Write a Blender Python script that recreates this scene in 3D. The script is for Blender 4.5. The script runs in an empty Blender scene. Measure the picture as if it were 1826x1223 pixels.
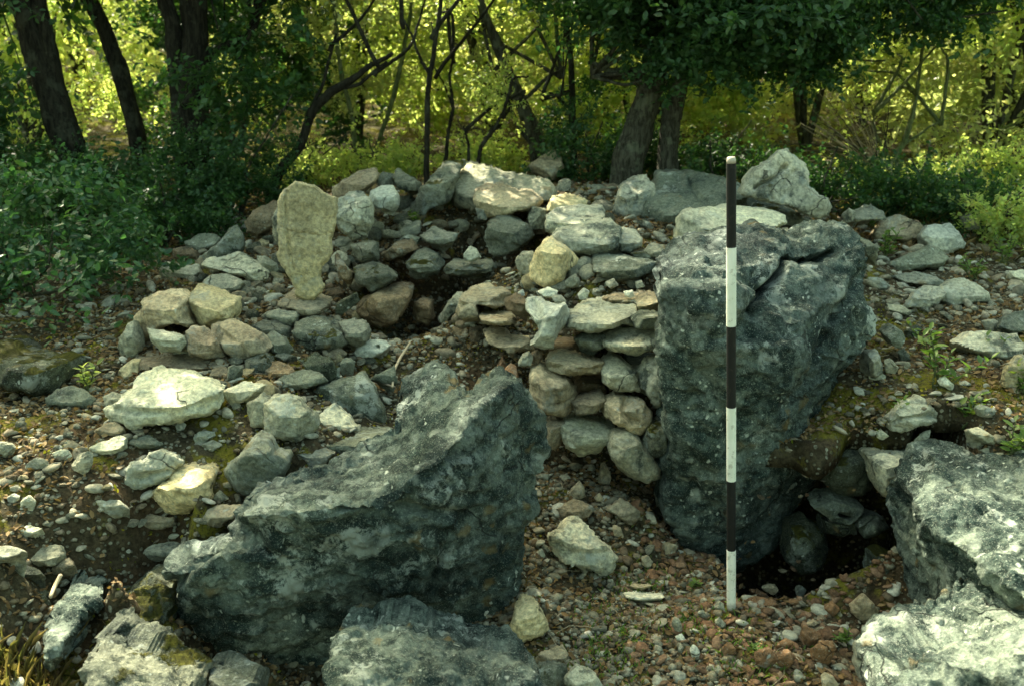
import bpy, math, random
import numpy as np
from mathutils import Vector, Matrix, Euler
random.seed(7); RNG = np.random.default_rng(11)
S = bpy.context.scene
COL = S.collection
PI = math.pi
R = math.radians

# ---------------------------------------------------------------- camera, sky, sun, exposure
H0, PITCH, FPX = 1.512, R(18.25), 1775.3
PW, PH = 1826, 1223
cam = bpy.data.cameras.new('camera'); cam.sensor_width = 36; cam.lens = 35
cam.clip_start = .05; cam.clip_end = 400
cam.dof.use_dof = True; cam.dof.focus_distance = 2.75; cam.dof.aperture_fstop = 4.5
cob = bpy.data.objects.new('camera', cam); COL.objects.link(cob)
cob.location = (0, 0, H0); cob.rotation_euler = (PI/2 - PITCH, 0, 0)
S.camera = cob
SUN_EL, SUN_AZ = R(42), R(-28)          # azimuth from +Y (behind the scene), negative = left
sd = Vector((math.sin(SUN_AZ)*math.cos(SUN_EL), math.cos(SUN_AZ)*math.cos(SUN_EL), math.sin(SUN_EL)))
W = bpy.data.worlds.new('World'); S.world = W; W.use_nodes = True
nt = W.node_tree; bg = nt.nodes['Background']
sky = nt.nodes.new('ShaderNodeTexSky'); sky.sky_type = 'NISHITA'; sky.sun_disc = False
sky.sun_elevation = SUN_EL; sky.sun_rotation = SUN_AZ; sky.air_density = 1.0; sky.dust_density = 3.0; sky.ozone_density = .6
tint = nt.nodes.new('ShaderNodeMix'); tint.data_type = 'RGBA'; tint.blend_type = 'MULTIPLY'; tint.inputs[0].default_value = 1
tint.inputs[7].default_value = (1.0, .99, .64, 1)
nt.links.new(sky.outputs[0], tint.inputs[6]); nt.links.new(tint.outputs[2], bg.inputs[0])
bg.inputs[1].default_value = .15
sun = bpy.data.lights.new('sun', 'SUN'); sun.energy = 3.3; sun.angle = R(.5); sun.color = (1, .93, .72)
so = bpy.data.objects.new('sun', sun); COL.objects.link(so)
so.rotation_euler = (-sd).to_track_quat('-Z', 'Y').to_euler()
S.view_settings.view_transform = 'Standard'; S.view_settings.look = 'None'
S.view_settings.gamma = 1; S.view_settings.exposure = 2.5
S.cycles.max_bounces = 7; S.cycles.transmission_bounces = 4; S.cycles.diffuse_bounces = 4
S.cycles.use_denoising = True

# ---------------------------------------------------------------- pixel <-> place
CP, SP = math.cos(PITCH), math.sin(PITCH)
def P(px, py, Y):
    """world point seen at photo pixel (px,py) at ground distance Y"""
    dx = (np.asarray(px, float)-PW/2)/FPX; v = (np.asarray(py, float)-PH/2)/FPX
    fy = CP - v*SP; fz = -SP - v*CP
    k = Y/fy
    return np.stack([dx*k, np.asarray(Y)+0*k, H0+fz*k], -1)
def TA(py):
    return math.tan(PITCH + math.atan((py-PH/2)/FPX))
def PX(p):
    x, y, z = p; w = H0-z
    Z = y*CP + w*SP
    return PW/2 + FPX*x/Z, PH/2 + FPX*(w*CP - y*SP)/Z

# ---------------------------------------------------------------- noise
def _h(ix, iy, iz, s):
    n = (ix*374761393 + iy*668265263 + iz*2147483647*3 + s*974711) & 0xffffffff
    n = ((n ^ (n >> 13))*1274126177) & 0xffffffff
    return ((n ^ (n >> 16)) & 0xffff)/32767.5 - 1
def noise(p, s=0):
    p = np.asarray(p, float); i = np.floor(p).astype(np.int64); f = p-i; u = f*f*(3-2*f)
    out = 0
    for a in (0, 1):
        for b in (0, 1):
            for c in (0, 1):
                w = (u[..., 0] if a else 1-u[..., 0])*(u[..., 1] if b else 1-u[..., 1])*(u[..., 2] if c else 1-u[..., 2])
                out = out + w*_h(i[..., 0]+a, i[..., 1]+b, i[..., 2]+c, s)
    return out
def fbm(p, o=4, s=0, g=.5, ridged=False):
    r = 0; a = 1; q = np.asarray(p, float)
    for k in range(o):
        n = noise(q, s+k)
        r = r + a*((1-2*np.abs(n)) if ridged else n); a *= g; q = q*2.07+3.1
    return r

# ---------------------------------------------------------------- objects
def tag(o, label=None, cat=None, group=None, kind=None):
    if label: o['label'] = label
    if cat: o['category'] = cat
    if group: o['group'] = group
    if kind: o['kind'] = kind
    return o
def link(name, me, mat=None, parent=None, smooth=False):
    if mat is not None and not me.materials: me.materials.append(mat)
    if smooth: me.polygons.foreach_set('use_smooth', [True]*len(me.polygons))
    o = bpy.data.objects.new(name, me); COL.objects.link(o)
    if parent is not None: o.parent = parent
    return o
def mk(name, V, F):
    """fast mesh from arrays; F is (n,3) or (n,4)"""
    V = np.asarray(V, np.float32); F = np.asarray(F, np.int32)
    me = bpy.data.meshes.new(name); n, k = F.shape
    me.vertices.add(len(V)); me.vertices.foreach_set('co', V.ravel())
    me.loops.add(n*k); me.loops.foreach_set('vertex_index', F.ravel())
    me.polygons.add(n); me.polygons.foreach_set('loop_start', np.arange(0, n*k, k, dtype=np.int32))
    me.update(calc_edges=True); me.validate()
    return me
def empty(name, loc):
    o = bpy.data.objects.new(name, None); COL.objects.link(o); o.location = loc; return o
_ico = {}
def ico(l):
    if l not in _ico:
        t = (1+5**.5)/2
        v = [(-1,t,0),(1,t,0),(-1,-t,0),(1,-t,0),(0,-1,t),(0,1,t),(0,-1,-t),(0,1,-t),(t,0,-1),(t,0,1),(-t,0,-1),(-t,0,1)]
        f = [(0,11,5),(0,5,1),(0,1,7),(0,7,10),(0,10,11),(1,5,9),(5,11,4),(11,10,2),(10,7,6),(7,1,8),(3,9,4),(3,4,2),(3,2,6),(3,6,8),(3,8,9),(4,9,5),(2,4,11),(6,2,10),(8,6,7),(9,8,1)]
        v = [np.array(a)/np.linalg.norm(a) for a in v]
        for _ in range(l):
            m = {}; nf = []
            def mid(a, b):
                k = (min(a, b), max(a, b))
                if k not in m:
                    q = v[a]+v[b]; v.append(q/np.linalg.norm(q)); m[k] = len(v)-1
                return m[k]
            for a, b, c in f:
                x, y, z = mid(a, b), mid(b, c), mid(c, a); nf += [(a,x,z),(b,y,x),(c,z,y),(x,y,z)]
            f = nf
        _ico[l] = (np.array(v), np.array(f))
    return _ico[l]

# ---------------------------------------------------------------- materials
class N:
    def __init__(s, name):
        s.m = bpy.data.materials.new(name); s.m.use_nodes = True; s.t = s.m.node_tree
        s.t.nodes.clear(); s.out = s.n('OutputMaterial')
    def n(s, k, **kw):
        a = s.t.nodes.new('ShaderNode'+k)
        for x, y in kw.items(): setattr(a, x, y)
        return a
    def put(s, sock, v):
        if isinstance(v, bpy.types.NodeSocket): s.t.links.new(v, sock)
        elif v is not None:
            if sock.type == 'RGBA' and len(v) == 3: v = (*v, 1)
            sock.default_value = v
    def noise(s, vec, sc, det=4, rough=.55, dist=0):
        a = s.n('TexNoise'); s.put(a.inputs['Vector'], vec); s.put(a.inputs['Scale'], sc)
        s.put(a.inputs['Detail'], det); s.put(a.inputs['Roughness'], rough); s.put(a.inputs['Distortion'], dist); return a.outputs[0]
    def vor(s, vec, sc, feat='F1'):
        a = s.n('TexVoronoi'); a.feature = feat; s.put(a.inputs['Vector'], vec); s.put(a.inputs['Scale'], sc); return a
    def math(s, op, a, b=None, c=None):
        m = s.n('Math'); m.operation = op
        for i, v in enumerate((a, b, c)):
            if v is not None: s.put(m.inputs[i], v)
        return m.outputs[0]
    def vmath(s, op, a, b):
        m = s.n('VectorMath'); m.operation = op; s.put(m.inputs[0], a); s.put(m.inputs[1 if op != 'SCALE' else 3], b); return m.outputs[0]
    def step(s, v, lo, hi, a=0., b=1.):
        m = s.n('MapRange'); m.interpolation_type = 'SMOOTHSTEP'
        for i, x in enumerate((v, lo, hi, a, b)): s.put(m.inputs[i], x)
        return m.outputs[0]
    def mix(s, f, a, b, mode='MIX'):
        m = s.n('Mix'); m.data_type = 'RGBA'; m.blend_type = mode
        s.put(m.inputs[0], f); s.put(m.inputs[6], a); s.put(m.inputs[7], b); return m.outputs[2]
    def bump(s, h, st, d, nrm=None):
        b = s.n('Bump'); s.put(b.inputs['Strength'], st); s.put(b.inputs['Distance'], d); s.put(b.inputs['Height'], h)
        if nrm is not None: s.put(b.inputs['Normal'], nrm)
        return b.outputs[0]
    def bsdf(s, col, rough=.9, nrm=None, spec=.3, **kw):
        b = s.n('BsdfPrincipled'); s.put(b.inputs['Base Color'], col); s.put(b.inputs['Roughness'], rough)
        s.put(b.inputs['Specular IOR Level'], spec)
        if nrm is not None: s.put(b.inputs['Normal'], nrm)
        s.t.links.new(b.outputs[0], s.out.inputs[0]); return b
def rock_mat(name, A, B, D, dark=.5, white=.5, orange=0., moss=0., strata=0., earth=0.):
    m = N(name); tc = m.n('TexCoord').outputs['Object']; oi = m.n('ObjectInfo').outputs['Random']
    off = m.n('CombineXYZ')
    m.put(off.inputs[0], m.math('MULTIPLY', oi, 37.)); m.put(off.inputs[1], m.math('MULTIPLY', oi, 91.)); m.put(off.inputs[2], m.math('MULTIPLY', oi, 53.))
    v = m.vmath('ADD', tc, off.outputs[0])
    wob = m.n('TexNoise'); m.put(wob.inputs['Vector'], v); m.put(wob.inputs['Scale'], 14.); m.put(wob.inputs['Detail'], 4)
    vw = m.vmath('ADD', v, m.vmath('SCALE', m.vmath('SUBTRACT', wob.outputs[1], (.5, .5, .5)), .07))
    n1 = m.noise(v, 5., 9, .68); n2 = m.noise(v, 17., 8, .72); n3 = m.noise(v, 75., 5, .7); n4 = m.noise(v, 240., 3, .7)
    c = m.mix(m.step(n1, .36, .64), A, B)
    # per-stone shift
    c = m.mix(1., c, m.mix(oi, (.80, .82, .80), (1.14, 1.10, 1.02)), 'MULTIPLY')
    if earth: c = m.mix(m.math('MULTIPLY', m.step(m.noise(v, 4., 6, .6), .45, .62), earth), c, (.17, .10, .05))
    if strata:
        mp = m.n('Mapping'); m.put(mp.inputs['Vector'], vw); mp.inputs['Scale'].default_value = (3, 3, 34); mp.inputs['Rotation'].default_value = (.2, .25, 0)
        st = m.noise(mp.outputs[0], 1.6, 5, .6)
        c = m.mix(m.step(st, .44, .36, 0., .55*strata), c, D)
    dk = m.step(m.math('ADD', m.math('MULTIPLY', n2, .6), m.math('MULTIPLY', n1, .4)), .60-.24*dark, .70-.24*dark)
    c = m.mix(m.math('MULTIPLY', dk, .88), c, D)
    c = m.mix(1., c, m.mix(m.step(n3, .28, .72), (.52, .54, .54), (1.38, 1.36, 1.32)), 'MULTIPLY')
    dust = m.step(n4, .55, .66)
    c = m.mix(m.math('MULTIPLY', dust, .35), c, (.42, .46, .38))
    h = m.math('ADD', m.math('MULTIPLY', n2, .8), m.math('MULTIPLY', n3, .45))
    def spots(sc, keep, rad, soft, patch_sc, thr):
        vo = m.vor(vw, sc); sp = m.n('SeparateColor'); m.put(sp.inputs[0], vo.outputs['Color'])
        r = m.math('MULTIPLY', m.step(sp.outputs[0], 1-keep, 1.), rad)
        d = m.math('ADD', vo.outputs['Distance'], m.math('MULTIPLY', m.math('SUBTRACT', n3, .5), .35))
        mk_ = m.step(m.math('SUBTRACT', r, d), 0., soft)
        if thr > 0: mk_ = m.math('MULTIPLY', mk_, m.step(m.noise(v, patch_sc, 3, .5), thr, thr+.08))
        return mk_
    if white:
        a = spots(26., .10+.20*white, .6, .35, 3., .50); b = spots(80., .06+.22*white, .6, .35, 6., .50)
        c = m.mix(m.math('MULTIPLY', a, .35+.3*white), c, (.36, .41, .35)); c = m.mix(m.math('MULTIPLY', b, .8), c, (.46, .51, .44))
        pt_ = m.math('MULTIPLY', m.step(m.noise(vw, 7., 9, .78), .53, .60), m.step(m.noise(v, 2.6, 4, .6), .40, .54))
        c = m.mix(m.math('MULTIPLY', pt_, .45+.5*white), c, (.33, .37, .325))
        h = m.math('ADD', h, m.math('MULTIPLY', a, .1))
    if orange:
        a = spots(19., .2+.4*orange, .55, .30, 2.4, .50)
        c = m.mix(m.math('MULTIPLY', a, .6), c, (.20, .145, .055))
    if moss:
        g = m.n('NewGeometry'); sx = m.n('SeparateXYZ'); m.put(sx.inputs[0], g.outputs['Normal'])
        mm = m.math('MULTIPLY', m.step(sx.outputs[2], .15, .7), m.step(m.noise(v, 7., 6, .65), .62-.2*moss, .68-.2*moss))
        c = m.mix(mm, c, m.mix(n3, (.05, .07, .008), (.20, .19, .03))); h = m.math('ADD', h, m.math('MULTIPLY', m.math('MULTIPLY', mm, n4), 1.5))
    c = m.mix(1., c, m.mix(m.step(m.noise(v, 1.9, 3, .55), .36, .64), (.74, .76, .78), (1.24, 1.22, 1.16)), 'MULTIPLY')
    # hairline cracks
    vc = m.vor(vw, 5.5, 'DISTANCE_TO_EDGE').outputs['Distance']
    ck = m.math('MULTIPLY', m.step(vc, .014, .0), m.step(m.noise(v, 3.1, 2, .5), .56, .62))
    c = m.mix(m.math('MULTIPLY', ck, .75), c, (.03, .035, .03))
    h = m.math('SUBTRACT', h, m.math('MULTIPLY', ck, .7))
    nn = m.bump(h, 1., .020); nn = m.bump(n4, .5, .003, nn)
    m.bsdf(c, .92, nn, .2)
    return m.m
M = {
 'dark':  rock_mat('weathered_dark_limestone', (.145, .180, .160), (.056, .084, .078), (.009, .021, .019), .60, .95, .95, 0),
 'darkl': rock_mat('weathered_grey_limestone', (.20, .22, .17), (.105, .125, .10), (.028, .042, .036), .35, .6, .15, 0),
 'grey':  rock_mat('grey_limestone', (.43, .42, .32), (.26, .27, .21), (.055, .068, .055), .32, .35, .05, 0),
 'greyd': rock_mat('shaded_grey_limestone', (.19, .20, .155), (.10, .115, .09), (.025, .034, .029), .42, .3, .05, .35),  # darker copy of the grey limestone, with shade put into its colour
 'pale':  rock_mat('pale_limestone', (.56, .57, .44), (.40, .42, .33), (.14, .16, .13), .1, .12, 0, 0, .5),
 'cream': rock_mat('cream_limestone', (.66, .58, .36), (.50, .43, .25), (.24, .19, .10), .08, .05, .05, 0, .6, .12),
 'white': rock_mat('fresh_white_limestone', (.64, .66, .56), (.52, .54, .47), (.2, .21, .18), .08, .1, 0, 0, 0),
 'speck': rock_mat('speckled_limestone', (.60, .59, .46), (.36, .37, .29), (.05, .065, .055), .40, .5, .05, 0),
 'brown': rock_mat('earth_stained_limestone', (.27, .21, .13), (.16, .125, .08), (.05, .05, .035), .30, .15, .05, 0, .5, .5),
 'tan':   rock_mat('tan_limestone', (.50, .44, .31), (.36, .31, .21), (.09, .08, .05), .22, .12, .1, 0, .7, .4),
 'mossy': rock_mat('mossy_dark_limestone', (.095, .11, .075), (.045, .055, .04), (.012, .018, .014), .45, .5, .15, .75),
 'rust':  rock_mat('reddish_stone', (.30, .17, .09), (.20, .115, .06), (.07, .05, .03), .15, .1, 0, 0, 0, .3),
}
def ground_mat():
    m = N('stony_soil'); v = m.n('TexCoord').outputs['Object']
    n1 = m.noise(v, 1.6, 6, .6); n2 = m.noise(v, 12, 8, .7); n3 = m.noise(v, 70, 6, .75); n4 = m.noise(v, 260, 3, .7)
    c = m.mix(m.step(n2, .35, .65), (.030, .026, .014), (.085, .072, .042))
    c = m.mix(m.step(n1, .5, .62, 0., .5), c, (.10, .060, .032))
    vo = m.vor(v, 75.); sp = m.n('SeparateColor'); m.put(sp.inputs[0], vo.outputs['Color'])
    ch = m.math('MULTIPLY', m.step(sp.outputs[0], .55, .6), m.step(vo.outputs['Distance'], .5, .35))
    c = m.mix(ch, c, m.mix(sp.outputs[1], (.11, .10, .06), (.32, .32, .24)))
    c = m.mix(1., c, m.mix(m.step(n3, .3, .7), (.5, .5, .5), (1.5, 1.5, 1.45)), 'MULTIPLY')
    ms = m.math('MULTIPLY', m.step(m.noise(v, 4.5, 6, .65), .53, .60), m.step(n3, .35, .5))
    c = m.mix(m.math('MULTIPLY', ms, .9), c, m.mix(n4, (.07, .08, .008), (.26, .22, .03)))
    h = m.math('ADD', m.math('ADD', n2, m.math('MULTIPLY', n3, .6)), m.math('MULTIPLY', ch, .5))
    m.bsdf(c, 1., m.bump(n4, .5, .004, m.bump(h, 1., .02)), .1)
    return m.m
def ramp_mat(name, cols, rough=.9, transl=0., spec=.2, bumps=0.):
    """albedo varied per piece through the 'rnd' attribute and per object"""
    m = N(name); at = m.n('Attribute'); at.attribute_name = 'rnd'; oi = m.n('ObjectInfo').outputs['Random']
    f = m.math('FRACT', m.math('ADD', at.outputs['Fac'], m.math('MULTIPLY', oi, .999)))
    cr = m.n('ValToRGB'); m.put(cr.inputs[0], f); e = cr.color_ramp.elements
    while len(e) > 1: e.remove(e[-1])
    e[0].position = 0; e[0].color = (*cols[0], 1)
    for i, c in enumerate(cols[1:]):
        q = e.new((i+1)/(len(cols)-1)); q.color = (*c, 1)
    tc = m.n('TexCoord').outputs['Object']
    c = cr.outputs[0]; nrm = None
    if bumps:
        n = m.noise(tc, bumps, 5, .7); c = m.mix(1., c, m.mix(m.step(n, .3, .7), (.6, .6, .6), (1.35, 1.35, 1.3)), 'MULTIPLY'); nrm = m.bump(n, .8, .006)
    b = m.bsdf(c, rough, nrm, spec)
    if transl:
        tr = m.n('BsdfTranslucent'); m.put(tr.inputs[0], m.mix(1., c, (2.2, 2.3, 1.4), 'MULTIPLY'))
        ms = m.n('MixShader'); m.put(ms.inputs[0], transl); m.t.links.new(b.outputs[0], ms.inputs[1]); m.t.links.new(tr.outputs[0], ms.inputs[2])
        m.t.links.new(ms.outputs[0], m.out.inputs[0])
    return m.m
def bark_mat(name, a, b, lich=.3):
    m = N(name); tc = m.n('TexCoord').outputs['Object']; mp = m.n('Mapping'); m.put(mp.inputs['Vector'], tc); mp.inputs['Scale'].default_value = (1, 1, .25)
    n = m.noise(mp.outputs[0], 60, 6, .7, .6); n2 = m.noise(tc, 12, 5, .6)
    c = m.mix(m.step(n, .38, .62), a, b); c = m.mix(m.math('MULTIPLY', m.step(n2, .52, .62), lich), c, (.20, .23, .15))
    m.bsdf(c, .95, m.bump(n, 1., .02), .15); return m.m
MG = ground_mat()
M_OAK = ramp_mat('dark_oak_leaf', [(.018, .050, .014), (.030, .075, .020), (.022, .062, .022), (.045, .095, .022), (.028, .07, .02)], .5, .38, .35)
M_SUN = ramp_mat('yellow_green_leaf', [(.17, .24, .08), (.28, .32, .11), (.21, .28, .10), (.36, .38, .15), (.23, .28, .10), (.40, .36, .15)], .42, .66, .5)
M_OLV = ramp_mat('grey_green_leaf', [(.20, .24, .12), (.29, .32, .16), (.38, .38, .21), (.23, .26, .12), (.35, .32, .16)], .45, .64, .5)
M_HERB = ramp_mat('herb_leaf', [(.08, .15, .025), (.12, .19, .035), (.06, .12, .03), (.15, .20, .04)], .5, .4, .35)
M_BUSH = ramp_mat('bush_leaf', [(.028, .085, .028), (.045, .115, .035), (.022, .070, .030), (.06, .12, .03), (.035, .095, .045)], .42, .3, .5)
M_GRAVEL = ramp_mat('gravel', [(.08, .06, .035), (.17, .15, .10), (.11, .075, .04), (.28, .27, .19), (.09, .085, .06), (.36, .35, .26), (.13, .09, .055), (.21, .20, .145), (.06, .06, .045)], .95, 0, .15, 120.)
M_CHIPS = ramp_mat('limestone_chips', [(.13, .12, .08), (.25, .24, .17), (.34, .34, .26), (.17, .13, .08), (.44, .44, .36), (.21, .215, .165), (.29, .26, .18), (.10, .10, .075)], .95, 0, .15, 60.)
M_REDGR = ramp_mat('reddish_rubble', [(.14, .12, .08), (.12, .07, .04), (.20, .115, .065), (.08, .05, .03), (.27, .18, .11), (.15, .09, .055)], .95, 0, .15, 90.)
M_LITTER = ramp_mat('leaf_litter', [(.10, .06, .025), (.19, .12, .05), (.07, .045, .02), (.26, .18, .08), (.13, .08, .035)], .8, .15, .2)
M_MOSS = ramp_mat('moss', [(.06, .08, .008), (.16, .17, .018), (.10, .12, .012), (.26, .23, .03), (.2, .16, .025)], .9, .25, .1)
M_GRASS = ramp_mat('dry_grass', [(.07, .08, .02), (.17, .13, .05), (.10, .10, .03), (.22, .16, .07)], .7, .3, .2)
M_STRAW = ramp_mat('dead_twig', [(.22, .18, .11), (.30, .25, .16), (.15, .12, .08), (.26, .23, .17)], .8, 0, .2)
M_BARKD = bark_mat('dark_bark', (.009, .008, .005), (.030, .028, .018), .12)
M_BARK = bark_mat('oak_bark', (.022, .022, .014), (.08, .078, .055), .3)
M_BARKG = bark_mat('green_bark', (.06, .08, .03), (.15, .17, .07), .3)
def plain(name, col, rough, wear):
    m = N(name); v = m.n('TexCoord').outputs['Object']; n = m.noise(v, 45, 6, .7); n2 = m.noise(v, 9, 5, .6)
    c = m.mix(m.step(n, .56, .62, 0., wear*1.6), col, (.20, .16, .10)); sz = m.n('SeparateXYZ'); m.put(sz.inputs[0], v); c = m.mix(m.math('MULTIPLY', m.step(m.math('ADD', sz.outputs[2], m.math('MULTIPLY', n, .06)), .075, .03), .85), c, (.10, .07, .04)) if 'paint' in name else c
    c = m.mix(m.step(n2, .35, .65), c, m.mix(1., c, (.8, .83, .8), 'MULTIPLY'))
    m.bsdf(c, rough, m.bump(n, .3, .002), .35); return m.m
M_WHITE = plain('white_paint', (.80, .81, .70), .5, .25); M_BLACK = plain('black_paint', (.004, .005, .004), .7, .04)
M_TIP = plain('worn_pole_end', (.45, .40, .32), .7, .4); M_WOOD = plain('bleached_wood', (.50, .40, .26), .85, .3)

# ---------------------------------------------------------------- the ground
ctl = """0,700,.42 100,800,.42 0,900,.37 200,850,.42 350,850,.42 380,940,.40 0,1000,.33 200,1000,.33 0,1223,.2 200,1223,.04 400,1223,-.1 500,1215,-.12 600,1200,-.12 800,1215,-.08 300,1120,-.02 240,1120,.04 140,1130,.08
950,1100,.02 1000,1200,0 1080,900,.1 1000,870,.13 1150,900,.09 1303,1090,0 1400,1150,-.02 1500,1223,0 1300,1223,0 1300,1010,0
1600,790,.36 1500,765,.36 1700,785,.40 1600,650,.49 1750,650,.5 1600,520,.53 1750,480,.55 1650,400,.57 1800,400,.58 1750,340,.6 1650,330,.6 1826,780,.42
1080,520,.60 1000,510,.60 1160,510,.61 950,480,.62 1100,470,.64 1050,430,.66 1080,835,.09 1150,850,.07 980,830,.12
700,620,.30 760,600,.22 800,640,.14 850,640,.08 680,680,.33 650,640,.4 700,470,.54 800,440,.58 890,490,.58 850,520,.52
600,640,.42 550,600,.47 450,640,.46 420,520,.53 300,480,.55 500,560,.5 600,560,.46 450,720,.44 250,650,.46 300,620,.48 350,730,.44 550,790,.41 150,690,.44 250,780,.43
650,420,.62 750,400,.66 850,380,.68 950,380,.7 1100,400,.7 1200,400,.7 400,420,.56 300,400,.55 150,380,.55 600,350,.68 900,335,.7 1300,360,.7 1450,400,.64"""
pts = []
for t in ctl.split():
    a, b, z = map(float, t.split(',')); Y = (H0-z)/TA(b); q = P(a, b, Y); pts.append(q)
pts += [(0, 0, 0), (-1.5, .6, .1), (1.5, .6, .1), (-4, 2, .4), (4, 2, .45), (-6, 6, .6), (6, 6, .65), (0, 7, .55), (-3, 8, .6), (3, 8, .6), (0, 10, .8), (-8, 12, 1.2), (8, 12, 1.3), (0, 13, 1.6),
        (.8, 2.40, -.03), (1.02, 2.28, -.03), (.4, 2.44, -.03), (.6, 2.44, -.05), (.25, 2.5, -.02), (.65, 2.7, -.06), (.5, 2.8, -.03), (.95, 3.0, .38), (1.25, 3.0, .42), (-.75, 1.92, -.04), (-.6, 1.75, -.1), (-.9, 1.7, .02), (-.4, 1.7, -.12), (-.3, 1.5, -.1), (-1.1, 1.6, .05), (0, 1.6, -.05), (1.35, 2.2, .05), (1.1, 2.1, -.03), (1.3, 1.7, .1)]
pts = np.array(pts, float)
def rbf(P2, vals):
    n = len(P2); D = np.linalg.norm(P2[:, None]-P2[None], axis=2); A = np.zeros((n+3, n+3))
    A[:n, :n] = D - np.eye(n)*.01; A[:n, n] = 1; A[:n, n+1:] = P2; A[n, :n] = 1; A[n+1:, :n] = P2.T
    w = np.linalg.solve(A, np.concatenate([vals, np.zeros((3,)+np.shape(vals)[1:])]))
    def f(Q):
        out = np.empty(len(Q))
        for i in range(0, len(Q), 20000):
            q = Q[i:i+20000]; out[i:i+20000] = np.linalg.norm(q[:, None]-P2[None], axis=2)@w[:n] + w[n] + q@w[n+1:]
        return out
    return f
hf = rbf(pts[:, :2], pts[:, 2])
def box_(x, y, x0, x1, y0, y1, e):
    f = lambda t: np.clip(t, 0, 1)**2*(3-2*np.clip(t, 0, 1))
    return f((x-x0)/e)*f((x1-x)/e)*f((y-y0)/e)*f((y1-y)/e)
def gheight(Q, carve=True):
    z = hf(Q)
    if carve:
        m = box_(Q[:, 0], Q[:, 1], .60, 1.32, 2.40, 3.06, .08); z = z*(1-m)-.36*m
    m = box_(Q[:, 0], Q[:, 1], -.80, .0, 1.2, 2.12, .08); z = z*(1-m)+np.minimum(z, -.09)*m
    z = z; q3 = np.c_[Q, np.zeros(len(Q))]
    near = np.clip((7-Q[:, 1])/4, .3, 1)
    z = z + near*(.022*fbm(q3*3.3, 3, 5) + .012*fbm(q3*13, 3, 9) + .004*fbm(q3*48, 2, 14))
    return z
GX = np.arange(-3.2, 3.2, .016); GY = np.arange(.9, 6.2, .016)
gx, gy = np.meshgrid(GX, GY); GZ = gheight(np.c_[gx.ravel(), gy.ravel()]).reshape(gx.shape)
def hz(x, y):
    x = np.asarray(x, float); y = np.asarray(y, float)
    i = np.clip((x-GX[0])/.016, 0, len(GX)-1.001); j = np.clip((y-GY[0])/.016, 0, len(GY)-1.001)
    a = i.astype(int); b = j.astype(int); u = i-a; v = j-b
    return GZ[b, a]*(1-u)*(1-v)+GZ[b, a+1]*u*(1-v)+GZ[b+1, a]*(1-u)*v+GZ[b+1, a+1]*u*v
def gridmesh(name, gx, gy, gz):
    h, w = gx.shape; V = np.c_[gx.ravel(), gy.ravel(), gz.ravel()]
    i = (np.arange(h-1)[:, None]*w + np.arange(w-1)[None]).ravel()
    return mk(name, V, np.c_[i, i+1, i+w+1, i+w])
# one sheet: fine in view, coarse out to the horizon
def axis(fine, lo, hi):
    a = []; s = .04; x = fine[0]
    while x > lo: x -= s; s *= 1.25; a.append(x)
    b = []; s = .04; x = fine[-1]
    while x < hi: x += s; s *= 1.25; b.append(x)
    return np.array(a[::-1]+list(fine)+b)
AX = axis(GX, -130, 130); AY = axis(GY, -60, 200)
ax, ay = np.meshgrid(AX, AY); q = np.c_[ax.ravel(), ay.ravel()]
qc = np.c_[np.clip(q[:, 0], -8, 8), np.clip(q[:, 1], -1, 12)]
inside = (q[:, 0] >= GX[0]) & (q[:, 0] <= GX[-1]) & (q[:, 1] >= GY[0]) & (q[:, 1] <= GY[-1])
az = np.empty(len(q)); az[inside] = hz(q[inside, 0], q[inside, 1]); az[~inside] = gheight(qc[~inside])
far = np.maximum(0, np.abs(q[:, 1]-qc[:, 1])*(q[:, 1] > 0)); az += np.minimum(far*.28, 22) + .6*fbm(np.c_[q*.11, 0*az], 3, 30)*np.clip(far/8, 0, 1)
o = link('ground', gridmesh('ground', ax, ay, az.reshape(ax.shape)), MG, smooth=True); tag(o, kind='structure')
# the earth-and-stone lip that roofs the dark hollow
lx = np.arange(.66, 1.36, .016); ly = np.arange(2.60, 3.14, .016); lx2, ly2 = np.meshgrid(lx, ly); q = np.c_[lx2.ravel(), ly2.ravel()]
lipz = lambda q: np.maximum(gheight(q, False), .335+.05*(q[:, 1]-2.6)+.03*noise(np.c_[q*5, 0*q[:, :1]], 17)+.012*noise(np.c_[q*19, 0*q[:, :1]], 18))
top = (lipz(q)+.004).reshape(lx2.shape); ed = .07*noise(np.stack([lx2*9, 0*lx2, 0*lx2], -1), 8)+.04*noise(np.stack([lx2*21, 0*lx2, 0*lx2], -1), 9)
yw = ly2+(ed+.03)*np.clip((2.8-ly2)/.2, 0, 1); thk = .085+.05*np.clip((ly2-2.6)/.4, 0, 1)+.02*noise(np.stack([lx2*9, ly2*9, 0*lx2], -1), 12)
edge_ = np.minimum(np.minimum(lx2-lx[0], lx[-1]-lx2), ly2-ly[0]); drop = .03*np.clip(1-edge_/.04, 0, 1)**2
h_, w_ = lx2.shape; Vt = np.stack([lx2, yw, top-drop], -1).reshape(-1, 3); Vb_ = np.stack([lx2, yw, top-thk-drop*0], -1).reshape(-1, 3)
i_ = (np.arange(h_-1)[:, None]*w_+np.arange(w_-1)[None]).ravel(); ft = np.c_[i_, i_+1, i_+w_+1, i_+w_]; nb_ = h_*w_
ring = list(range(w_))+[k*w_+w_-1 for k in range(1, h_)]+[(h_-1)*w_+k for k in range(w_-2, -1, -1)]+[k*w_ for k in range(h_-2, 0, -1)]
fs = np.array([(ring[k], ring[k]+nb_, ring[(k+1) % len(ring)]+nb_, ring[(k+1) % len(ring)]) for k in range(len(ring))])
o = link('ground_lip', mk('ground_lip', np.r_[Vt, Vb_], np.r_[ft, ft[:, ::-1]+nb_, fs]), MG, smooth=True); tag(o, kind='structure')
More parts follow.
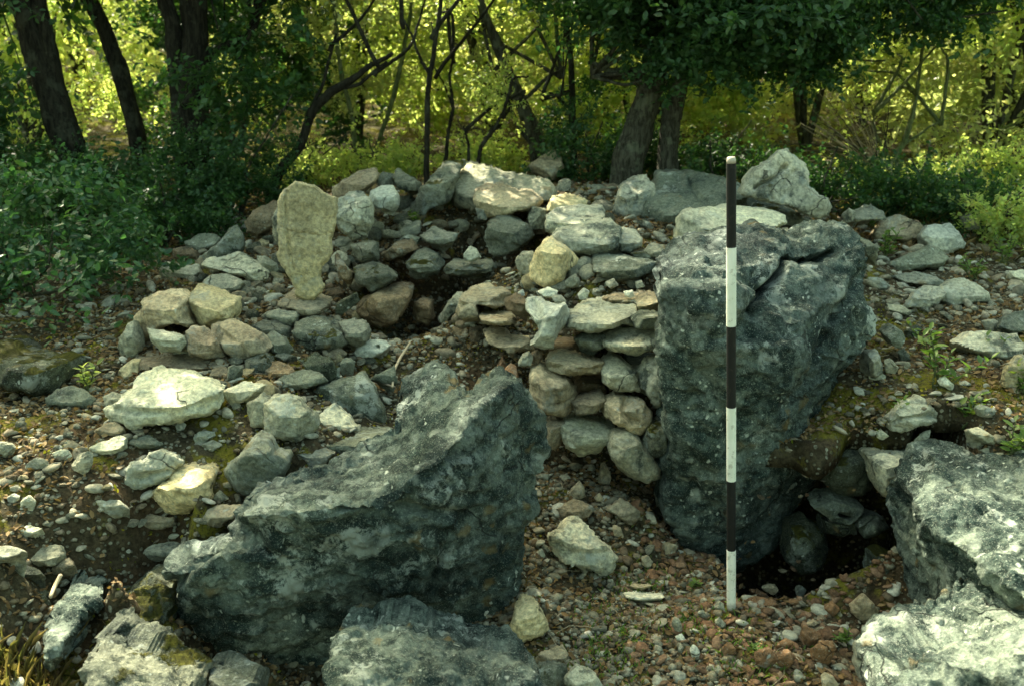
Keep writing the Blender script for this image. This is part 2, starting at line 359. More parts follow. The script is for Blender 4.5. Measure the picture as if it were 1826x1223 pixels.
mask_ = (gx > .70) & (gx < 1.32) & (gy > 2.64) & (gy < 3.10); GZ = GZ.copy(); GZ[mask_] = lipz(np.c_[gx[mask_], gy[mask_]])
def hit(px, py):
    for Y in np.arange(1.1, 6.15, .01):
        q = P(px, py, Y)
        if q[2] <= hz(q[0], q[1]): return float(Y)
    return 6.15

# ---------------------------------------------------------------- traced stones
CROP = {'A': (0, 0, 2.8092), 'B': (600, 0, 2.8092), 'C': (1176, 0, 2.8092), 'D': (0, 380, 2.8092), 'E': (600, 380, 2.8092), 'F': (1176, 380, 2.8092),
        'G': (0, 780, 2.76), 'H': (600, 780, 2.76), 'I': (1176, 780, 2.76), 'J': (1400, 600, 3.056), 'P': (0, 0, 1)}
POLYS = []
def radial(poly, c, n=360):
    """farthest crossing of rays from c with the outline"""
    a = poly-c; b = np.roll(a, -1, 0); th = np.arange(n)*2*PI/n; d = np.c_[np.cos(th), np.sin(th)]
    e = b-a; den = d[:, None, 0]*e[None, :, 1]-d[:, None, 1]*e[None, :, 0]; den[np.abs(den) < 1e-9] = 1e-9
    t = (a[None, :, 0]*e[None, :, 1]-a[None, :, 1]*e[None, :, 0])/den
    u = (a[None, :, 0]*d[:, None, 1]-a[None, :, 1]*d[:, None, 0])/den
    ok = (u >= 0) & (u < 1) & (t > 0)
    r = np.where(ok, t, -1).max(1); cnt = ok.sum(1)
    bad = r <= 0
    if bad.any() and not bad.all(): r[bad] = np.interp(th[bad], th[~bad], r[~bad], period=2*PI)
    return r, (cnt == 1).mean()
def centre(poly):
    x, y = poly[:, 0], poly[:, 1]; x2, y2 = np.roll(x, -1), np.roll(y, -1); cr = x*y2-x2*y; A = cr.sum()/2
    c = np.array([((x+x2)*cr).sum(), ((y+y2)*cr).sum()])/(6*A); best = (radial(poly, c)[1], c)
    if best[0] < .97:
        ext = poly.max(0)-poly.min(0)
        for k in range(60):
            q = c+(RNG.random(2)-.5)*ext*.6; s = radial(poly, q)[1]-.1*np.linalg.norm((q-c)/ext)
            if s > best[0]: best = (s, q)
    return best[1]
def facet_interp(dp, q, fr):
    from mathutils.geometry import delaunay_2d_cdt
    base = fr(q/1000)
    lo, hi = q.min(0)-30, q.max(0)+30; ex = np.array([(lo[0], lo[1]), (hi[0], lo[1]), (lo[0], hi[1]), (hi[0], hi[1]), ((lo[0]+hi[0])/2, lo[1]), ((lo[0]+hi[0])/2, hi[1]), (lo[0], (lo[1]+hi[1])/2), (hi[0], (lo[1]+hi[1])/2)])
    A = np.r_[dp, np.c_[ex, fr(ex/1000)]]; r = delaunay_2d_cdt([Vector(a[:2]) for a in A], [], [], 0, 1e-6)
    out = base.copy(); vs = np.array([tuple(v) for v in r[0]]); vz = np.array([A[o_[0], 2] for o_ in r[3]])
    for t in r[2]:
        a, b, c = vs[t[0]], vs[t[1]], vs[t[2]]; d = (b[1]-c[1])*(a[0]-c[0])+(c[0]-b[0])*(a[1]-c[1])
        if abs(d) < 1e-9: continue
        l1 = ((b[1]-c[1])*(q[:, 0]-c[0])+(c[0]-b[0])*(q[:, 1]-c[1]))/d; l2 = ((c[1]-a[1])*(q[:, 0]-c[0])+(a[0]-c[0])*(q[:, 1]-c[1]))/d; l3 = 1-l1-l2
        m = (l1 >= -1e-6) & (l2 >= -1e-6) & (l3 >= -1e-6); out[m] = l1[m]*vz[t[0]]+l2[m]*vz[t[1]]+l3[m]*vz[t[2]]
    return .8*out+.2*base
def terr(x, k):
    y = x*k; f = np.floor(y); r = y-f; r = np.clip((r-.38)/.24, 0, 1); return (f+r*r*(3-2*r))/k
def rock(crop, poly, mat, label, name='stone', cat=None, Y=None, T=None, k=1., depth=None, cracks=(), n=2.7, rough=1., seed=None, thick=.3, edge=.06, flat=0, group=None, cuts=None, ctr_px=None, rnd=None, facets=None):
    rnd = rnd or (.09 if depth is not None else .075)
    ox, oy, sc = CROP[crop]
    poly = np.array([[float(a) for a in t.split(',')] for t in poly.split()])/sc + (ox, oy)
    POLYS.append(poly)
    i0 = len(POLYS); rg = np.random.default_rng(seed if seed is not None else i0*17+3)
    w, h = poly.max(0)-poly.min(0); big = max(w, h)
    c = centre(poly) if ctr_px is None else np.array(ctr_px, float); r, _ = radial(poly, c)
    rs = (np.roll(r, 1)+2*r+np.roll(r, -1))/4
    if depth is None: rs = rs*1.05
    lv = 6 if big > 380 else 5 if big > 95 else 4 if big > 38 else 3
    D, F = ico(lv)
    th = np.arctan2(-D[:, 1], D[:, 0]) % (2*PI)          # photo y runs down
    phi = np.arcsin(np.clip(np.abs(D[:, 2]), 0, 1))
    s = np.cos(phi)**(2/n); t = np.sin(phi)**(2/n)*np.sign(D[:, 2])
    rr = np.interp(th, np.arange(360)*2*PI/360, rs, period=2*PI)
    px = c[0]+s*rr*np.cos(th); py = c[1]+s*rr*np.sin(th)
    grid = depth is not None or (big > 44 and not flat)
    if not grid or depth is None:
        if Y is None:
            bi = np.argsort(-poly[:, 1])[:3]; bx = poly[bi, 0].mean(); by = poly[:, 1].max()
            Yh = hit(bx, by); mpp = Yh/(FPX*.95)
            TT = T if T else .40*k*mpp*(w*h)**.5*(1.15 if w > 1.7*h else 1)
            Y = Yh + TT*.12
        mpp = Y/(FPX*.95); TT = T if T else .40*k*mpp*(w*h)**.5
    if not grid:
        V = P(px, py, Y); cen = P(c[0], c[1], Y); size = mpp*(w*h)**.5
        V = V - cen; V[:, 1] -= t*TT
        # planar facets
        nc = cuts+2 if cuts is not None else (15 if lv >= 5 else 9)
        for q in range(nc):
            if q == 0 and not flat: nn_ = np.array([rg.normal(0, .15), -.72, .72])
            elif q == 1 and not flat: nn_ = np.array([rg.normal(0, .35), -1., -.12])
            else:
                nn_ = np.array([rg.normal(0, .75), -abs(rg.normal(.8, .3)), rg.normal(.15, .6)])
                if q % 4 == 3: nn_[1] *= -1
            nn_ /= np.linalg.norm(nn_); dd = V@nn_; m = dd.max()*rg.uniform(.60, .90)
            ex = np.maximum(dd-m, 0); V -= ex[:, None]*nn_*.93
    else:
        if depth is not None:
            dp = np.array(depth, float); fr_ = rbf(dp[:, :2]/1000, dp[:, 2]); fY = lambda q: facet_interp(dp, q, fr_)
        else:
            asp_ = w/h; v1 = (-.18 if asp_ > 1.8 else 0. if asp_ > 1.15 else .14)+rg.normal(0, .07); edge = TT*.22; thick = TT*1.5
            pl_ = [(rg.normal(0, .25), rg.uniform(1.9, 2.8), -v1), (rg.normal(0, .35), rg.uniform(-.25, .15), 0.), (1.6*rg.uniform(.8, 1.5), rg.normal(.2, .5), -rg.uniform(.12, .34)), (-1.6*rg.uniform(.8, 1.5), rg.normal(.2, .5), -rg.uniform(.12, .34)), (rg.normal(0, .5), -rg.uniform(.6, 1.6), -rg.uniform(.2, .36)),
                   (rg.normal(0, 1.3), rg.normal(.9, .6), -rg.uniform(.15, .4)), (rg.normal(0, 1.3), rg.normal(-.2, .6), -rg.uniform(.2, .4))]
            if facets is not None: pl_ = facets
            def fY(q):
                U = (q[:, 0]-c[0])/w; Vv = -(q[:, 1]-c[1])/h; e = np.stack([(a*U+b*Vv+(max(abs(a), abs(b)))*o_) for a, b, o_ in pl_])
                m_ = e.max(0); kk = 70.; sm = np.log(np.exp(kk*(e-m_)).sum(0))/kk+m_
                return Y-TT*.75+TT*np.minimum(sm, 1.9)
        GS = 3.3 if big > 380 else min(3.2, max(1.7, big/48))
        cl = np.concatenate([a+(b-a)*np.linspace(0, 1, max(2, int(np.linalg.norm(b-a)/2)), endpoint=False)[:, None] for a, b in zip(poly, np.roll(poly, -1, 0))])
        ws_ = min(1, big/260)
        wv = np.stack([noise(np.c_[cl/14., 0*cl[:, :1]], 61), noise(np.c_[cl/14., 0*cl[:, :1]], 62)], 1)*3.2*ws_+np.stack([noise(np.c_[cl/38., 0*cl[:, :1]], 63), noise(np.c_[cl/38., 0*cl[:, :1]], 64)], 1)*4*ws_
        wv = wv+np.stack([noise(np.c_[cl/6., 0*cl[:, :1]], 71), noise(np.c_[cl/6., 0*cl[:, :1]], 72)], 1)*1.3*ws_**.5
        cl = cl+wv
        if depth is None: cl = c+(cl-c)*1.055
        lo_ = cl.min(0)-GS; nx_, ny_ = ((cl.max(0)+GS-lo_)/GS).astype(int)+1
        cxg = lo_[0]+(np.arange(nx_)+.5)*GS; ins = np.zeros((ny_, nx_), bool); A_ = cl; B_ = np.roll(cl, -1, 0)
        for j in range(ny_):
            yy_ = lo_[1]+(j+.5)*GS; m_ = (A_[:, 1] > yy_) != (B_[:, 1] > yy_)
            xs = np.sort((B_[m_, 0]-A_[m_, 0])*(yy_-A_[m_, 1])/(B_[m_, 1]-A_[m_, 1])+A_[m_, 0])
            ins[j] = np.searchsorted(xs, cxg) % 2 == 1
        cnt_ = np.zeros((ny_+1, nx_+1), int)
        for dj in (0, 1):
            for di in (0, 1): cnt_[dj:dj+ny_, di:di+nx_] += ins
        used = cnt_ > 0; idx = -np.ones(cnt_.shape, int); jj, ii = np.nonzero(used); idx[jj, ii] = np.arange(len(jj))
        Q = np.c_[lo_[0]+ii*GS, lo_[1]+jj*GS].astype(float); rim = cnt_[jj, ii] < 4
        dmin = np.empty(len(Q)); near_ = np.empty(len(Q), int)
        for i in range(0, len(Q), 4000):
            dd = ((Q[i:i+4000, None]-cl[None])**2).sum(2); near_[i:i+4000] = dd.argmin(1); dmin[i:i+4000] = np.sqrt(dd.min(1))
        Q[rim] = cl[near_[rim]]; dmin[rim] = 0
        u_ = np.clip(dmin/(rnd*min(w, h)), 0, 1); pr = np.sqrt(np.maximum(0, 1-(1-u_)**2))
        Yf = fY(Q); Vf = P(Q[:, 0], Q[:, 1], Yf+edge*(1-pr)); Vb = P(Q[:, 0], Q[:, 1], Yf+edge); ub = np.clip(dmin/(.35*min(w, h)), 0, 1)
        Vb[:, 1] += thick*np.sqrt(np.maximum(0, 1-(1-ub)**2)); Vb[:, 2] -= .08*ub
        cj, ci = np.nonzero(ins); f4 = np.c_[idx[cj, ci], idx[cj+1, ci], idx[cj+1, ci+1], idx[cj, ci+1]]
        nf_ = len(Q); bmap = np.arange(nf_)+nf_; bmap[rim] = np.nonzero(rim)[0]
        allV = np.r_[Vf, Vb]; F = np.r_[f4, bmap[f4][:, ::-1]]; px = np.r_[Q[:, 0], Q[:, 0]]; py = np.r_[Q[:, 1], Q[:, 1]]
        D = np.zeros((2*nf_, 3)); D[:nf_, 2] = 1; D[nf_:, 2] = -1
        keepv = np.zeros(2*nf_, bool); keepv[F.ravel()] = True; remap = np.cumsum(keepv)-1; F = remap[F]; V = allV[keepv]; px = px[keepv]; py = py[keepv]; D = D[keepv]
        cen = V.mean(0); V = V-cen; size = .5 if depth is not None else mpp*(w*h)**.5
    ctr = V/ max(size, 1e-6)
    n0 = None
    if grid:
        tm = mk('tmp', V, F); n0 = np.empty(len(V)*3, np.float32); tm.vertices.foreach_get('normal', n0); n0 = n0.reshape(-1, 3); bpy.data.meshes.remove(tm)
    nrm = V/np.maximum(np.linalg.norm(V, axis=1, keepdims=True), 1e-6)
    nrm[:, 1] = nrm[:, 1]-.5*(D[:, 2] > 0)*(1 if depth is not None else .3)
    nrm /= np.maximum(np.linalg.norm(nrm, axis=1, keepdims=True), 1e-6)
    if n0 is not None: nrm = n0.astype(float)
    so = rg.uniform(0, 90, 3)
    amp = size*rough
    if grid and depth is None:
        dsp = terr(fbm(ctr*1.7+so, 3, 3), 3.)*.040+terr(fbm(ctr*3.7+so, 2, 5), 3.)*.020+.012*fbm(ctr*9+so, 4, 11)-.03*np.clip(fbm(ctr*4+so, 3, 31)-.3, 0, 1)
        if mat in ('tan', 'pale', 'brown', 'cream', 'speck', 'greyd'): dsp += .038*terr(fbm(ctr*(.9, .9, 5.)@np.array([[1, 0, .12], [0, 1, 0], [0, 0, 1.]])+so, 3, 51), 3.)
        dsp -= dsp.mean()
    elif depth is None:
        dsp = .032*fbm(ctr*1.9+so, 2, 3) + .020*fbm(ctr*4.3+so, 2, 7, ridged=True) + .020*fbm(ctr*9+so, 4, 11) - .03*np.clip(fbm(ctr*5+so, 3, 31)-.3, 0, 1)
        dsp -= .02
    else:
        X = V+so
        dsp = terr(fbm(X*3.5, 3, 3), 3.)*.022 + terr(fbm(X*8, 3, 5), 3.)*.010 + .006*fbm(X*17, 3, 7, ridged=True) + .006*fbm(X*45, 4, 11) - .010*np.clip(fbm(X*30+9, 3, 41)-.35, 0, 1)
        dsp -= .03*np.clip(fbm(X*7+5, 3, 21)-.35, 0, 1); dsp -= dsp.mean()
        dsp /= size
    V = V+nrm*(dsp*amp)[:, None]
    if grid and depth is None: pass
    elif depth is None:      # the traced outline keeps its own extent after the facets are cut
        o3 = P(poly[:, 0], poly[:, 1], Y)-cen
        for ax_ in (0, 2):
            a0, a1 = o3[:, ax_].min(), o3[:, ax_].max(); b0, b1 = V[:, ax_].min(), V[:, ax_].max()
            V[:, ax_] = a0+(V[:, ax_]-b0)*(a1-a0)/(b1-b0)
    for line, wd, dpth in cracks:
        L = np.array([[float(a) for a in tt.split(',')] for tt in line.split()])/sc+(ox, oy)
        q = np.c_[px, py]+ 5*np.c_[noise(np.c_[px, py, 0*px]/26., 1), noise(np.c_[px, py, 0*px]/26., 2)]
        dm = np.full(len(q), 1e9)
        for a, b in zip(L[:-1], L[1:]):
            ab = b-a; u = np.clip(((q-a)@ab)/(ab@ab), 0, 1); dm = np.minimum(dm, np.linalg.norm(q-a-u[:, None]*ab, axis=1))
        g = np.exp(-(dm/wd)**2)*(D[:, 2] > -.1)
        V[:, 1] += g*dpth; V[:, 2] -= g*dpth*.3
    # base at the bottom
    base = cen + np.array([0, 0, V[:, 2].min()]); V = V-np.array([0, 0, V[:, 2].min()])
    F2 = F if True else F
    me = mk(name, V, F2[:, ::1]); o = link(name, me, M[mat], smooth=True)
    try: me.set_sharp_from_angle(angle=R(38))
    except Exception: pass
    o.location = base; tag(o, label, cat or name, group, 'thing')
    return o
# the three great boulders and the near rocks
rock('P', '283,1015 300,995 340,985 385,970 412,945 418,915 435,893 470,875 520,855 570,845 600,820 640,800 690,785 708,768 695,745 692,720 705,690 735,665 775,650 790,655 815,680 836,704 858,676 890,660 915,672 930,695 948,715 965,745 970,780 960,830 945,870 950,900 935,945 922,980 918,1040 912,1090 905,1130 905,1158 870,1165 800,1160 760,1160 700,1170 600,1195 540,1205 450,1195 390,1170 340,1150 305,1110 315,1060 300,1040',
     'dark', 'great dark lichen-spotted boulder with a jagged notched crest, left of the chamber floor', 'boulder', n=4, thick=.30, edge=.05, rough=1.0, ctr_px=(775,990),
     depth=[(283,1015,2.03),(340,990,2.06),(415,925,2.12),(430,918,2.0),(380,985,1.98),(330,1030,1.96),(500,915,1.98),(600,903,2.0),(672,892,2.02),(705,878,2.03),(730,845,2.06),(781,816,2.09),(817,780,2.13),(849,729,2.2),(905,690,2.28),
            (470,875,2.12),(600,822,2.33),(540,880,2.08),(650,850,2.18),(700,775,2.42),(740,790,2.26),(700,700,2.62),(780,655,2.62),(740,720,2.52),(800,720,2.4),(835,690,2.42),(890,662,2.4),
            (600,1000,2.03),(500,1000,2.02),(600,1150,2.2),(800,1000,2.12),(700,950,2.05),(800,900,2.08),(930,900,2.27),(860,820,2.17),(960,780,2.4),(900,1000,2.26),(900,1120,2.32),(800,1120,2.25),(330,1110,2.12),(400,1050,2.02),(450,1180,2.15),(700,1120,2.2)],
     cracks=[('300,1045 345,1005 385,985', 9, .05), ('600,905 700,912 830,920', 7, .03), ('690,1150 760,1060 800,950', 8, .02), ('862,680 840,740 790,790', 9, .02)])
rock('P', '1178,500 1176,480 1190,462 1219,442 1250,430 1300,420 1368,412 1411,421 1432,405 1460,397 1496,401 1525,407 1540,420 1551,434 1550,470 1544,497 1546,522 1556,548 1560,580 1553,600 1532,636 1507,665 1496,700 1482,736 1471,770 1460,810 1440,870 1420,910 1400,960 1360,1000 1310,1020 1260,1015 1225,975 1195,930 1178,885 1180,850 1188,780 1184,700 1180,600 1176,530',
     'dark', 'tallest boulder, dark and lichen-blotched, standing upright behind the striped pole', 'boulder', n=4, thick=.42, edge=.06,
     depth=[(1178,500,2.66),(1180,515,2.56),(1230,508,2.52),(1300,515,2.56),(1200,455,2.85),(1250,470,2.72),(1300,425,3.02),(1330,470,2.75),(1400,425,3.08),(1460,400,3.1),(1545,425,3.05),(1400,480,2.84),(1370,540,2.68),(1480,470,2.95),(1500,520,2.82),(1540,500,2.95),(1440,560,2.70),(1555,580,2.9),(1250,620,2.50),(1400,620,2.55),(1400,700,2.58),(1400,800,2.66),(1300,700,2.53),(1250,800,2.57),(1250,950,2.66),(1320,900,2.62),(1400,900,2.76),(1500,640,2.76),(1470,760,2.8),(1185,700,2.6),(1185,860,2.66),(1310,1010,2.7)],
     cracks=[('1486,440 1468,462 1440,468 1400,470 1385,500 1365,520 1345,550', 7, .11), ('1551,470 1520,520 1490,570', 9, .04), ('1180,600 1240,640 1290,700 1300,800', 12, .025), ('1200,500 1330,505 1400,540', 8, .02), ('1470,600 1440,680 1400,720', 10, .03)])
rock('I', '1190,340 1245,285 1250,230 1300,165 1335,95 1440,90 1560,95 1640,140 1790,150 1980,170 2060,500 1990,840 1790,900 1640,950 1560,1010 1420,1010 1350,940 1320,800 1250,620 1190,450',
     'dark', 'big grey flat-topped boulder with a dark overhung side, at the right beside the dark hollow', 'boulder', n=4, thick=.30, edge=.05,
     depth=[(1662,815,2.38),(1750,820,2.38),(1900,850,2.32),(1629,885,2.22),(1660,940,2.12),(1730,990,1.98),(1770,1020,1.9),(1826,1065,1.8),(1900,1090,1.72),(1720,880,2.2),(1800,950,2.02),(1640,960,2.2),(1650,1020,2.2),(1610,930,2.34),(1680,1100,2.1),(1720,1130,2.05),(1770,1090,1.98),(1820,1100,1.92)],
     cracks=[('1662,945 1700,980 1740,1000', 5, .02)])
rock('I', '1100,1260 1130,1223 1200,1150 1260,1080 1330,1030 1400,1010 1480,1000 1560,970 1620,920 1700,890 1790,860 1950,850 2000,1100 1950,1420 1500,1450 1100,1420',
     'dark', 'pale rough boulder cut off by the bottom right corner', 'boulder', n=3.6, thick=.3, edge=.06,
     depth=[(1590,1223,1.62),(1630,1165,1.74),(1680,1146,1.78),(1740,1135,1.78),(1790,1105,1.8),(1826,1095,1.8),(1700,1200,1.62),(1800,1200,1.55),(1800,1290,1.5),(1600,1290,1.58),(1880,1100,1.75)])
rock('H', '0,990 30,940 100,945 150,930 250,890 350,885 430,920 520,950 640,1000 760,1040 850,1050 920,1110 980,1180 1010,1230 1010,1400 500,1450 -20,1400 -10,1100',
     'dark', 'broad grey lichened rock at the bottom centre, in front of the great boulder', 'boulder', n=3.6, thick=.25, edge=.06,
     depth=[(600,1140,1.82),(640,1120,1.86),(730,1103,1.9),(800,1130,1.86),(900,1162,1.84),(960,1210,1.74),(650,1200,1.66),(800,1200,1.7),(900,1230,1.66),(700,1280,1.58),(900,1290,1.6)],
     cracks=[('100,1020 250,960 420,940', 12, .03), ('300,1223 420,1100 430,1000', 14, .02)])
rock('G', '440,1060 480,1050 470,980 500,952 550,960 620,1000 700,1030 770,1060 840,1120 900,1170 980,1223 960,1330 700,1350 480,1330 430,1180 435,1100', 'greyd', 'grey boulder with a tan rim, lower left below the great boulder', 'boulder', n=3.4, thick=.2, edge=.05,
     depth=[(170,1130,1.80),(182,1128,1.82),(250,1150,1.8),(300,1185,1.76),(350,1225,1.74),(220,1200,1.66),(300,1240,1.62),(200,1280,1.6)])
rock('G', '1030,1130 1080,1115 1130,1130 1180,1170 1270,1200 1290,1260 1150,1300 1040,1270', 'darkl', 'bluish grey rock tip poking up in the dark gap at the bottom edge', 'boulder', Y=1.82, T=.09)
rock('G', '200,1050 215,960 250,880 300,800 325,700 350,660 420,670 480,730 490,800 430,850 390,930 330,1000 310,1090 260,1130 215,1110', 'dark', 'steep pale-veined rock spur in the lower left with dark pitted sides', 'boulder', n=3, thick=.15, edge=.05,
     depth=[(120,1020,2.12),(150,1020,2.1),(175,1060,2.0),(110,1080,1.95),(80,1160,1.8),(100,1180,1.8),(140,1130,1.86),(170,1080,1.96)])
rock('G', '-120,700 0,770 100,700 170,690 230,760 220,860 150,930 130,1010 60,1050 0,1090 -120,1100', 'mossy', 'dark mossy rock at the left edge low down', 'boulder', n=3, thick=.15, edge=.05,
     depth=[(0,1050,2.05),(40,1030,2.08),(80,1060,2.03),(60,1110,1.95),(20,1150,1.88),(-40,1130,1.9)])
rock('G', '470,840 560,780 640,750 690,690 740,660 800,690 840,760 830,870 790,980 700,1010 600,1000 510,940', 'mossy', 'black mossy rock ledge wedged under the left end of the great boulder', 'boulder', n=3, thick=.15, edge=.05,
     depth=[(175,1080,2.03),(240,1040,2.1),(280,1030,2.08),(250,1100,1.98),(290,1120,1.98),(220,1130,1.93)])
rock('D', '0,660 40,648 90,670 110,710 170,715 230,735 270,715 330,740 360,775 340,830 290,890 180,910 60,890 -60,860 -60,680', 'mossy', 'humped dark mossy boulder at the left edge under the leafy bush', 'boulder', T=.14)
# the pile on the left
rock('D', '610,900 650,880 690,820 770,785 850,783 920,800 1000,830 1070,875 1100,885 1065,930 1075,975 1040,1005 900,1025 760,1050 690,1068 580,1045 535,1000 540,965 600,940', 'pale', 'large pale flat slab lying at the front of the left rock pile', 'slab', k=1.1, n=3.4, cracks=[('540,965 700,985 900,990 1070,935', 7, .012)])
rock('D', '690,695 800,688 880,700 950,683 1030,700 1160,735 1140,765 1040,830 980,820 900,795 840,780 760,790 700,780 680,730', 'tan', 'long flat layered slab under the pointed stones of the left pile', 'slab', Y=2.98, T=.1, cuts=3, cracks=[('690,720 840,745 980,790', 5, .01)])
rock('D', '605,850 600,820 605,775 650,740 690,745 700,790 650,850', 'cream', 'blunt yellowish stub at the left end of the long layered slab', 'stone', Y=2.93, T=.06)
rock('D', '738,578 790,590 850,595 915,620 935,660 900,695 810,698 770,645', 'pale', 'clean wedge of pale stone lying over the dark gap in the left pile', Y=2.97, T=.06)
rock('D', '925,600 960,570 1010,575 1040,610 1060,555 1085,580 1095,640 1130,720 1040,715 950,700 930,650', 'tan', 'tan stone with two raised points in the middle of the left pile', Y=2.98, T=.07)
rock('D', '1080,545 1150,535 1210,570 1300,620 1350,670 1320,700 1260,705 1215,748 1160,730 1110,680 1080,600', 'tan', 'thick diagonal wedge sloping down the right side of the left pile', Y=3.02, T=.09, cracks=[('1110,600 1200,650 1230,740', 6, .02)])
rock('D', '965,400 1000,365 1060,378 1120,405 1185,430 1175,480 1150,520 1090,560 1000,555 960,510 945,450', 'cream', 'knobby cream stone on top of the left pile', Y=3.18, T=.1)
rock('D', '780,420 840,390 900,392 940,440 945,500 975,555 930,570 870,550 800,570 740,640 700,645 680,590 680,540 730,460', 'tan', 'big rounded pitted stone topping the left side of the left pile', 'stone', Y=3.18, T=.12)
rock('D', '640,560 675,540 690,620 700,690 660,740 600,725 592,670', 'grey', 'smooth grey stone leaning upright at the far left of the left pile', Y=3.05, T=.06)
rock('D', '655,490 700,470 730,475 695,530 660,530', 'darkl', 'small blue-grey stone peeping out behind the big pitted stone', Y=3.45, T=.05)
rock('D', '1225,740 1280,705 1350,710 1375,740 1340,800 1290,815 1235,800', 'greyd', 'dark rounded stone under the tail of the diagonal wedge', Y=2.95, T=.05)
rock('D', '1125,785 1170,762 1215,775 1218,815 1170,850 1130,835', 'darkl', 'small dark ball-shaped stone right of the long layered slab')
rock('D', '1330,745 1400,745 1450,760 1480,795 1430,820 1370,825 1330,805', 'brown', 'brown squarish block behind the blue-grey flat block')
rock('D', '1390,840 1430,805 1520,783 1590,795 1635,845 1560,870 1480,890 1410,890', 'darkl', 'flat blue-grey block with a straight front edge, left of centre', 'slab', cuts=4, n=4)
rock('D', '1110,900 1160,870 1220,840 1310,850 1330,860 1270,905 1200,945 1160,965 1130,930', 'speck', 'angular whitish stone lying right of the large pale slab')
rock('D', '1470,600 1490,550 1560,525 1620,530 1660,575 1700,600 1740,650 1690,705 1620,705 1560,690 1500,660', 'greyd', 'dark humped stone with a pale cap below the standing slab', Y=3.2, T=.1)
rock('D', '1600,520 1660,525 1720,560 1730,620 1690,610 1640,570', 'greyd', 'narrow dark stone between two humped ones below the standing slab', Y=3.3, T=.05)
rock('D', '1700,545 1760,535 1826,545 1850,600 1826,650 1790,665 1740,650 1715,600', 'grey', 'smooth grey stone with white bloom at the rim of the chamber hole', Y=3.22, T=.08)
rock('D', '1250,570 1320,535 1390,540 1440,580 1460,630 1440,660 1340,620 1290,610', 'greyd', 'dull grey stone behind the diagonal wedge of the left pile', Y=3.22, T=.07)
rock('D', '1320,625 1370,600 1420,620 1465,690 1440,720 1350,690', 'darkl', 'small dark stone between the diagonal wedge and the dark humped stone', Y=3.08, T=.05)
rock('D', '1400,440 1450,390 1500,395 1570,415 1640,430 1640,455 1610,505 1560,525 1480,525 1480,490 1390,470', 'tan', 'flat tan stone that the standing slab rests on', 'slab', Y=3.4, T=.12)
rock('D', '1310,515 1390,480 1485,495 1480,545 1450,580 1400,550', 'grey', 'thin grey wedge in front of the base of the standing slab', Y=3.3, T=.07)
rock('P', '503,350 507,343 520,331 527,327 545,330 562,334 580,345 599,353 598,372 596,398 593,412 590,430 587,449 583,463 571,478 574,492 576,506 566,520 558,528 545,530 530,520 524,508 512,488 505,472 496,452 499,430 498,410 502,385', 'cream', 'tall tapering yellowish slab balanced upright on its narrow end', 'standing_stone', 'stone', Y=3.45, T=.07, rough=.42, rnd=.045, facets=[(.25,.3,-.1),(-1.3,.1,-.30),(2.0,.1,-.44),(.2,-.7,-.34),(.5,1.6,-.40)],
     cracks=[('500,405 530,412 570,420 597,412', 1.6, .006), ('515,345 511,400 518,440 524,480', 3, .012)])
rock('P', '497,360 506,365 500,440 493,435 484,420 488,390', 'grey', 'grey stone hidden behind the left edge of the standing slab', Y=3.65, T=.05)
rock('P', '436,395 455,375 490,362 497,372 486,405 460,425 440,415', 'brown', 'dull brown stone behind the left shoulder of the standing slab', Y=4.2, T=.08)
rock('D', '1650,215 1690,190 1730,205 1757,245 1740,275 1680,285 1655,260', 'grey', 'small grey block just right of the standing slab')
rock('D', '1600,390 1660,380 1700,368 1725,410 1700,430 1640,430', 'brown', 'small brown stone right of the base of the standing slab')
rock('E', '85,700 130,655 170,630 240,640 265,660 240,690 170,725 110,725', 'white', 'clean white flat stone with a small hole on the chamber rim', 'slab', cracks=[('196,677 199,679', 2.5, .03)])
rock('D', '1025,345 1060,310 1130,305 1200,325 1220,350 1200,385 1150,400 1070,388 1030,370', 'grey', 'smooth oval grey stone lying flat behind the left pile')
rock('D', '1040,235 1120,215 1200,200 1250,215 1300,250 1340,300 1330,345 1260,350 1200,320 1130,295 1060,290 1010,270', 'speck', 'lumpy pale grey stone behind the smooth oval one')
rock('D', '995,235 1050,180 1110,130 1150,80 1185,65 1210,110 1215,160 1200,200 1120,220 1040,240 1000,258', 'darkl', 'peaked blue-grey stone with a pointed tip, upper left', k=.9)
rock('D', '800,270 850,245 920,265 990,265 1000,300 940,335 860,335 810,315', 'speck', 'rough whitish stone beside the edge of the leafy bush')
rock('D', '865,180 920,168 990,190 985,240 910,245 870,220', 'brown', 'dim brown stone left of the peaked blue-grey stone')
rock('D', '930,150 1000,110 1070,105 1100,130 1060,175 1000,188 940,178', 'darkl', 'dark speckled stone behind the peaked blue-grey stone')
rock('D', '1280,220 1330,215 1380,250 1400,290 1370,315 1320,290', 'grey', 'grey stone left of the middle of the standing slab')
rock('D', '235,925 290,880 360,870 420,885 465,930 460,970 380,970 300,965 240,955', 'darkl', 'low dark bluish stone between the mossy boulder and the large pale slab')
rock('D', '515,920 560,895 620,905 640,940 600,955 530,970', 'grey', 'grey stone tucked against the left end of the large pale slab')
rock('D', '1325,960 1370,915 1440,908 1490,930 1520,965 1570,1010 1590,1060 1550,1100 1480,1145 1400,1130 1340,1100 1335,1050 1330,1000', 'grey', 'round flat-faced grey stone standing on edge left of centre', 'stone', T=.06, n=4, cuts=3)
rock('P', '535,700 575,692 620,676 650,665 662,685 676,720 685,752 665,765 635,772 610,748 595,722 570,727 545,717', 'darkl', 'grey block with a sunlit upper edge behind the great boulder', 'stone', Y=2.9, T=.1, cuts=3, n=4)
rock('P', '566,768 568,745 585,728 598,718 615,738 638,760 648,772 610,778 575,778', 'speck', 'pale pointed stone leaning beside the round flat-faced one', Y=2.72, T=.05)
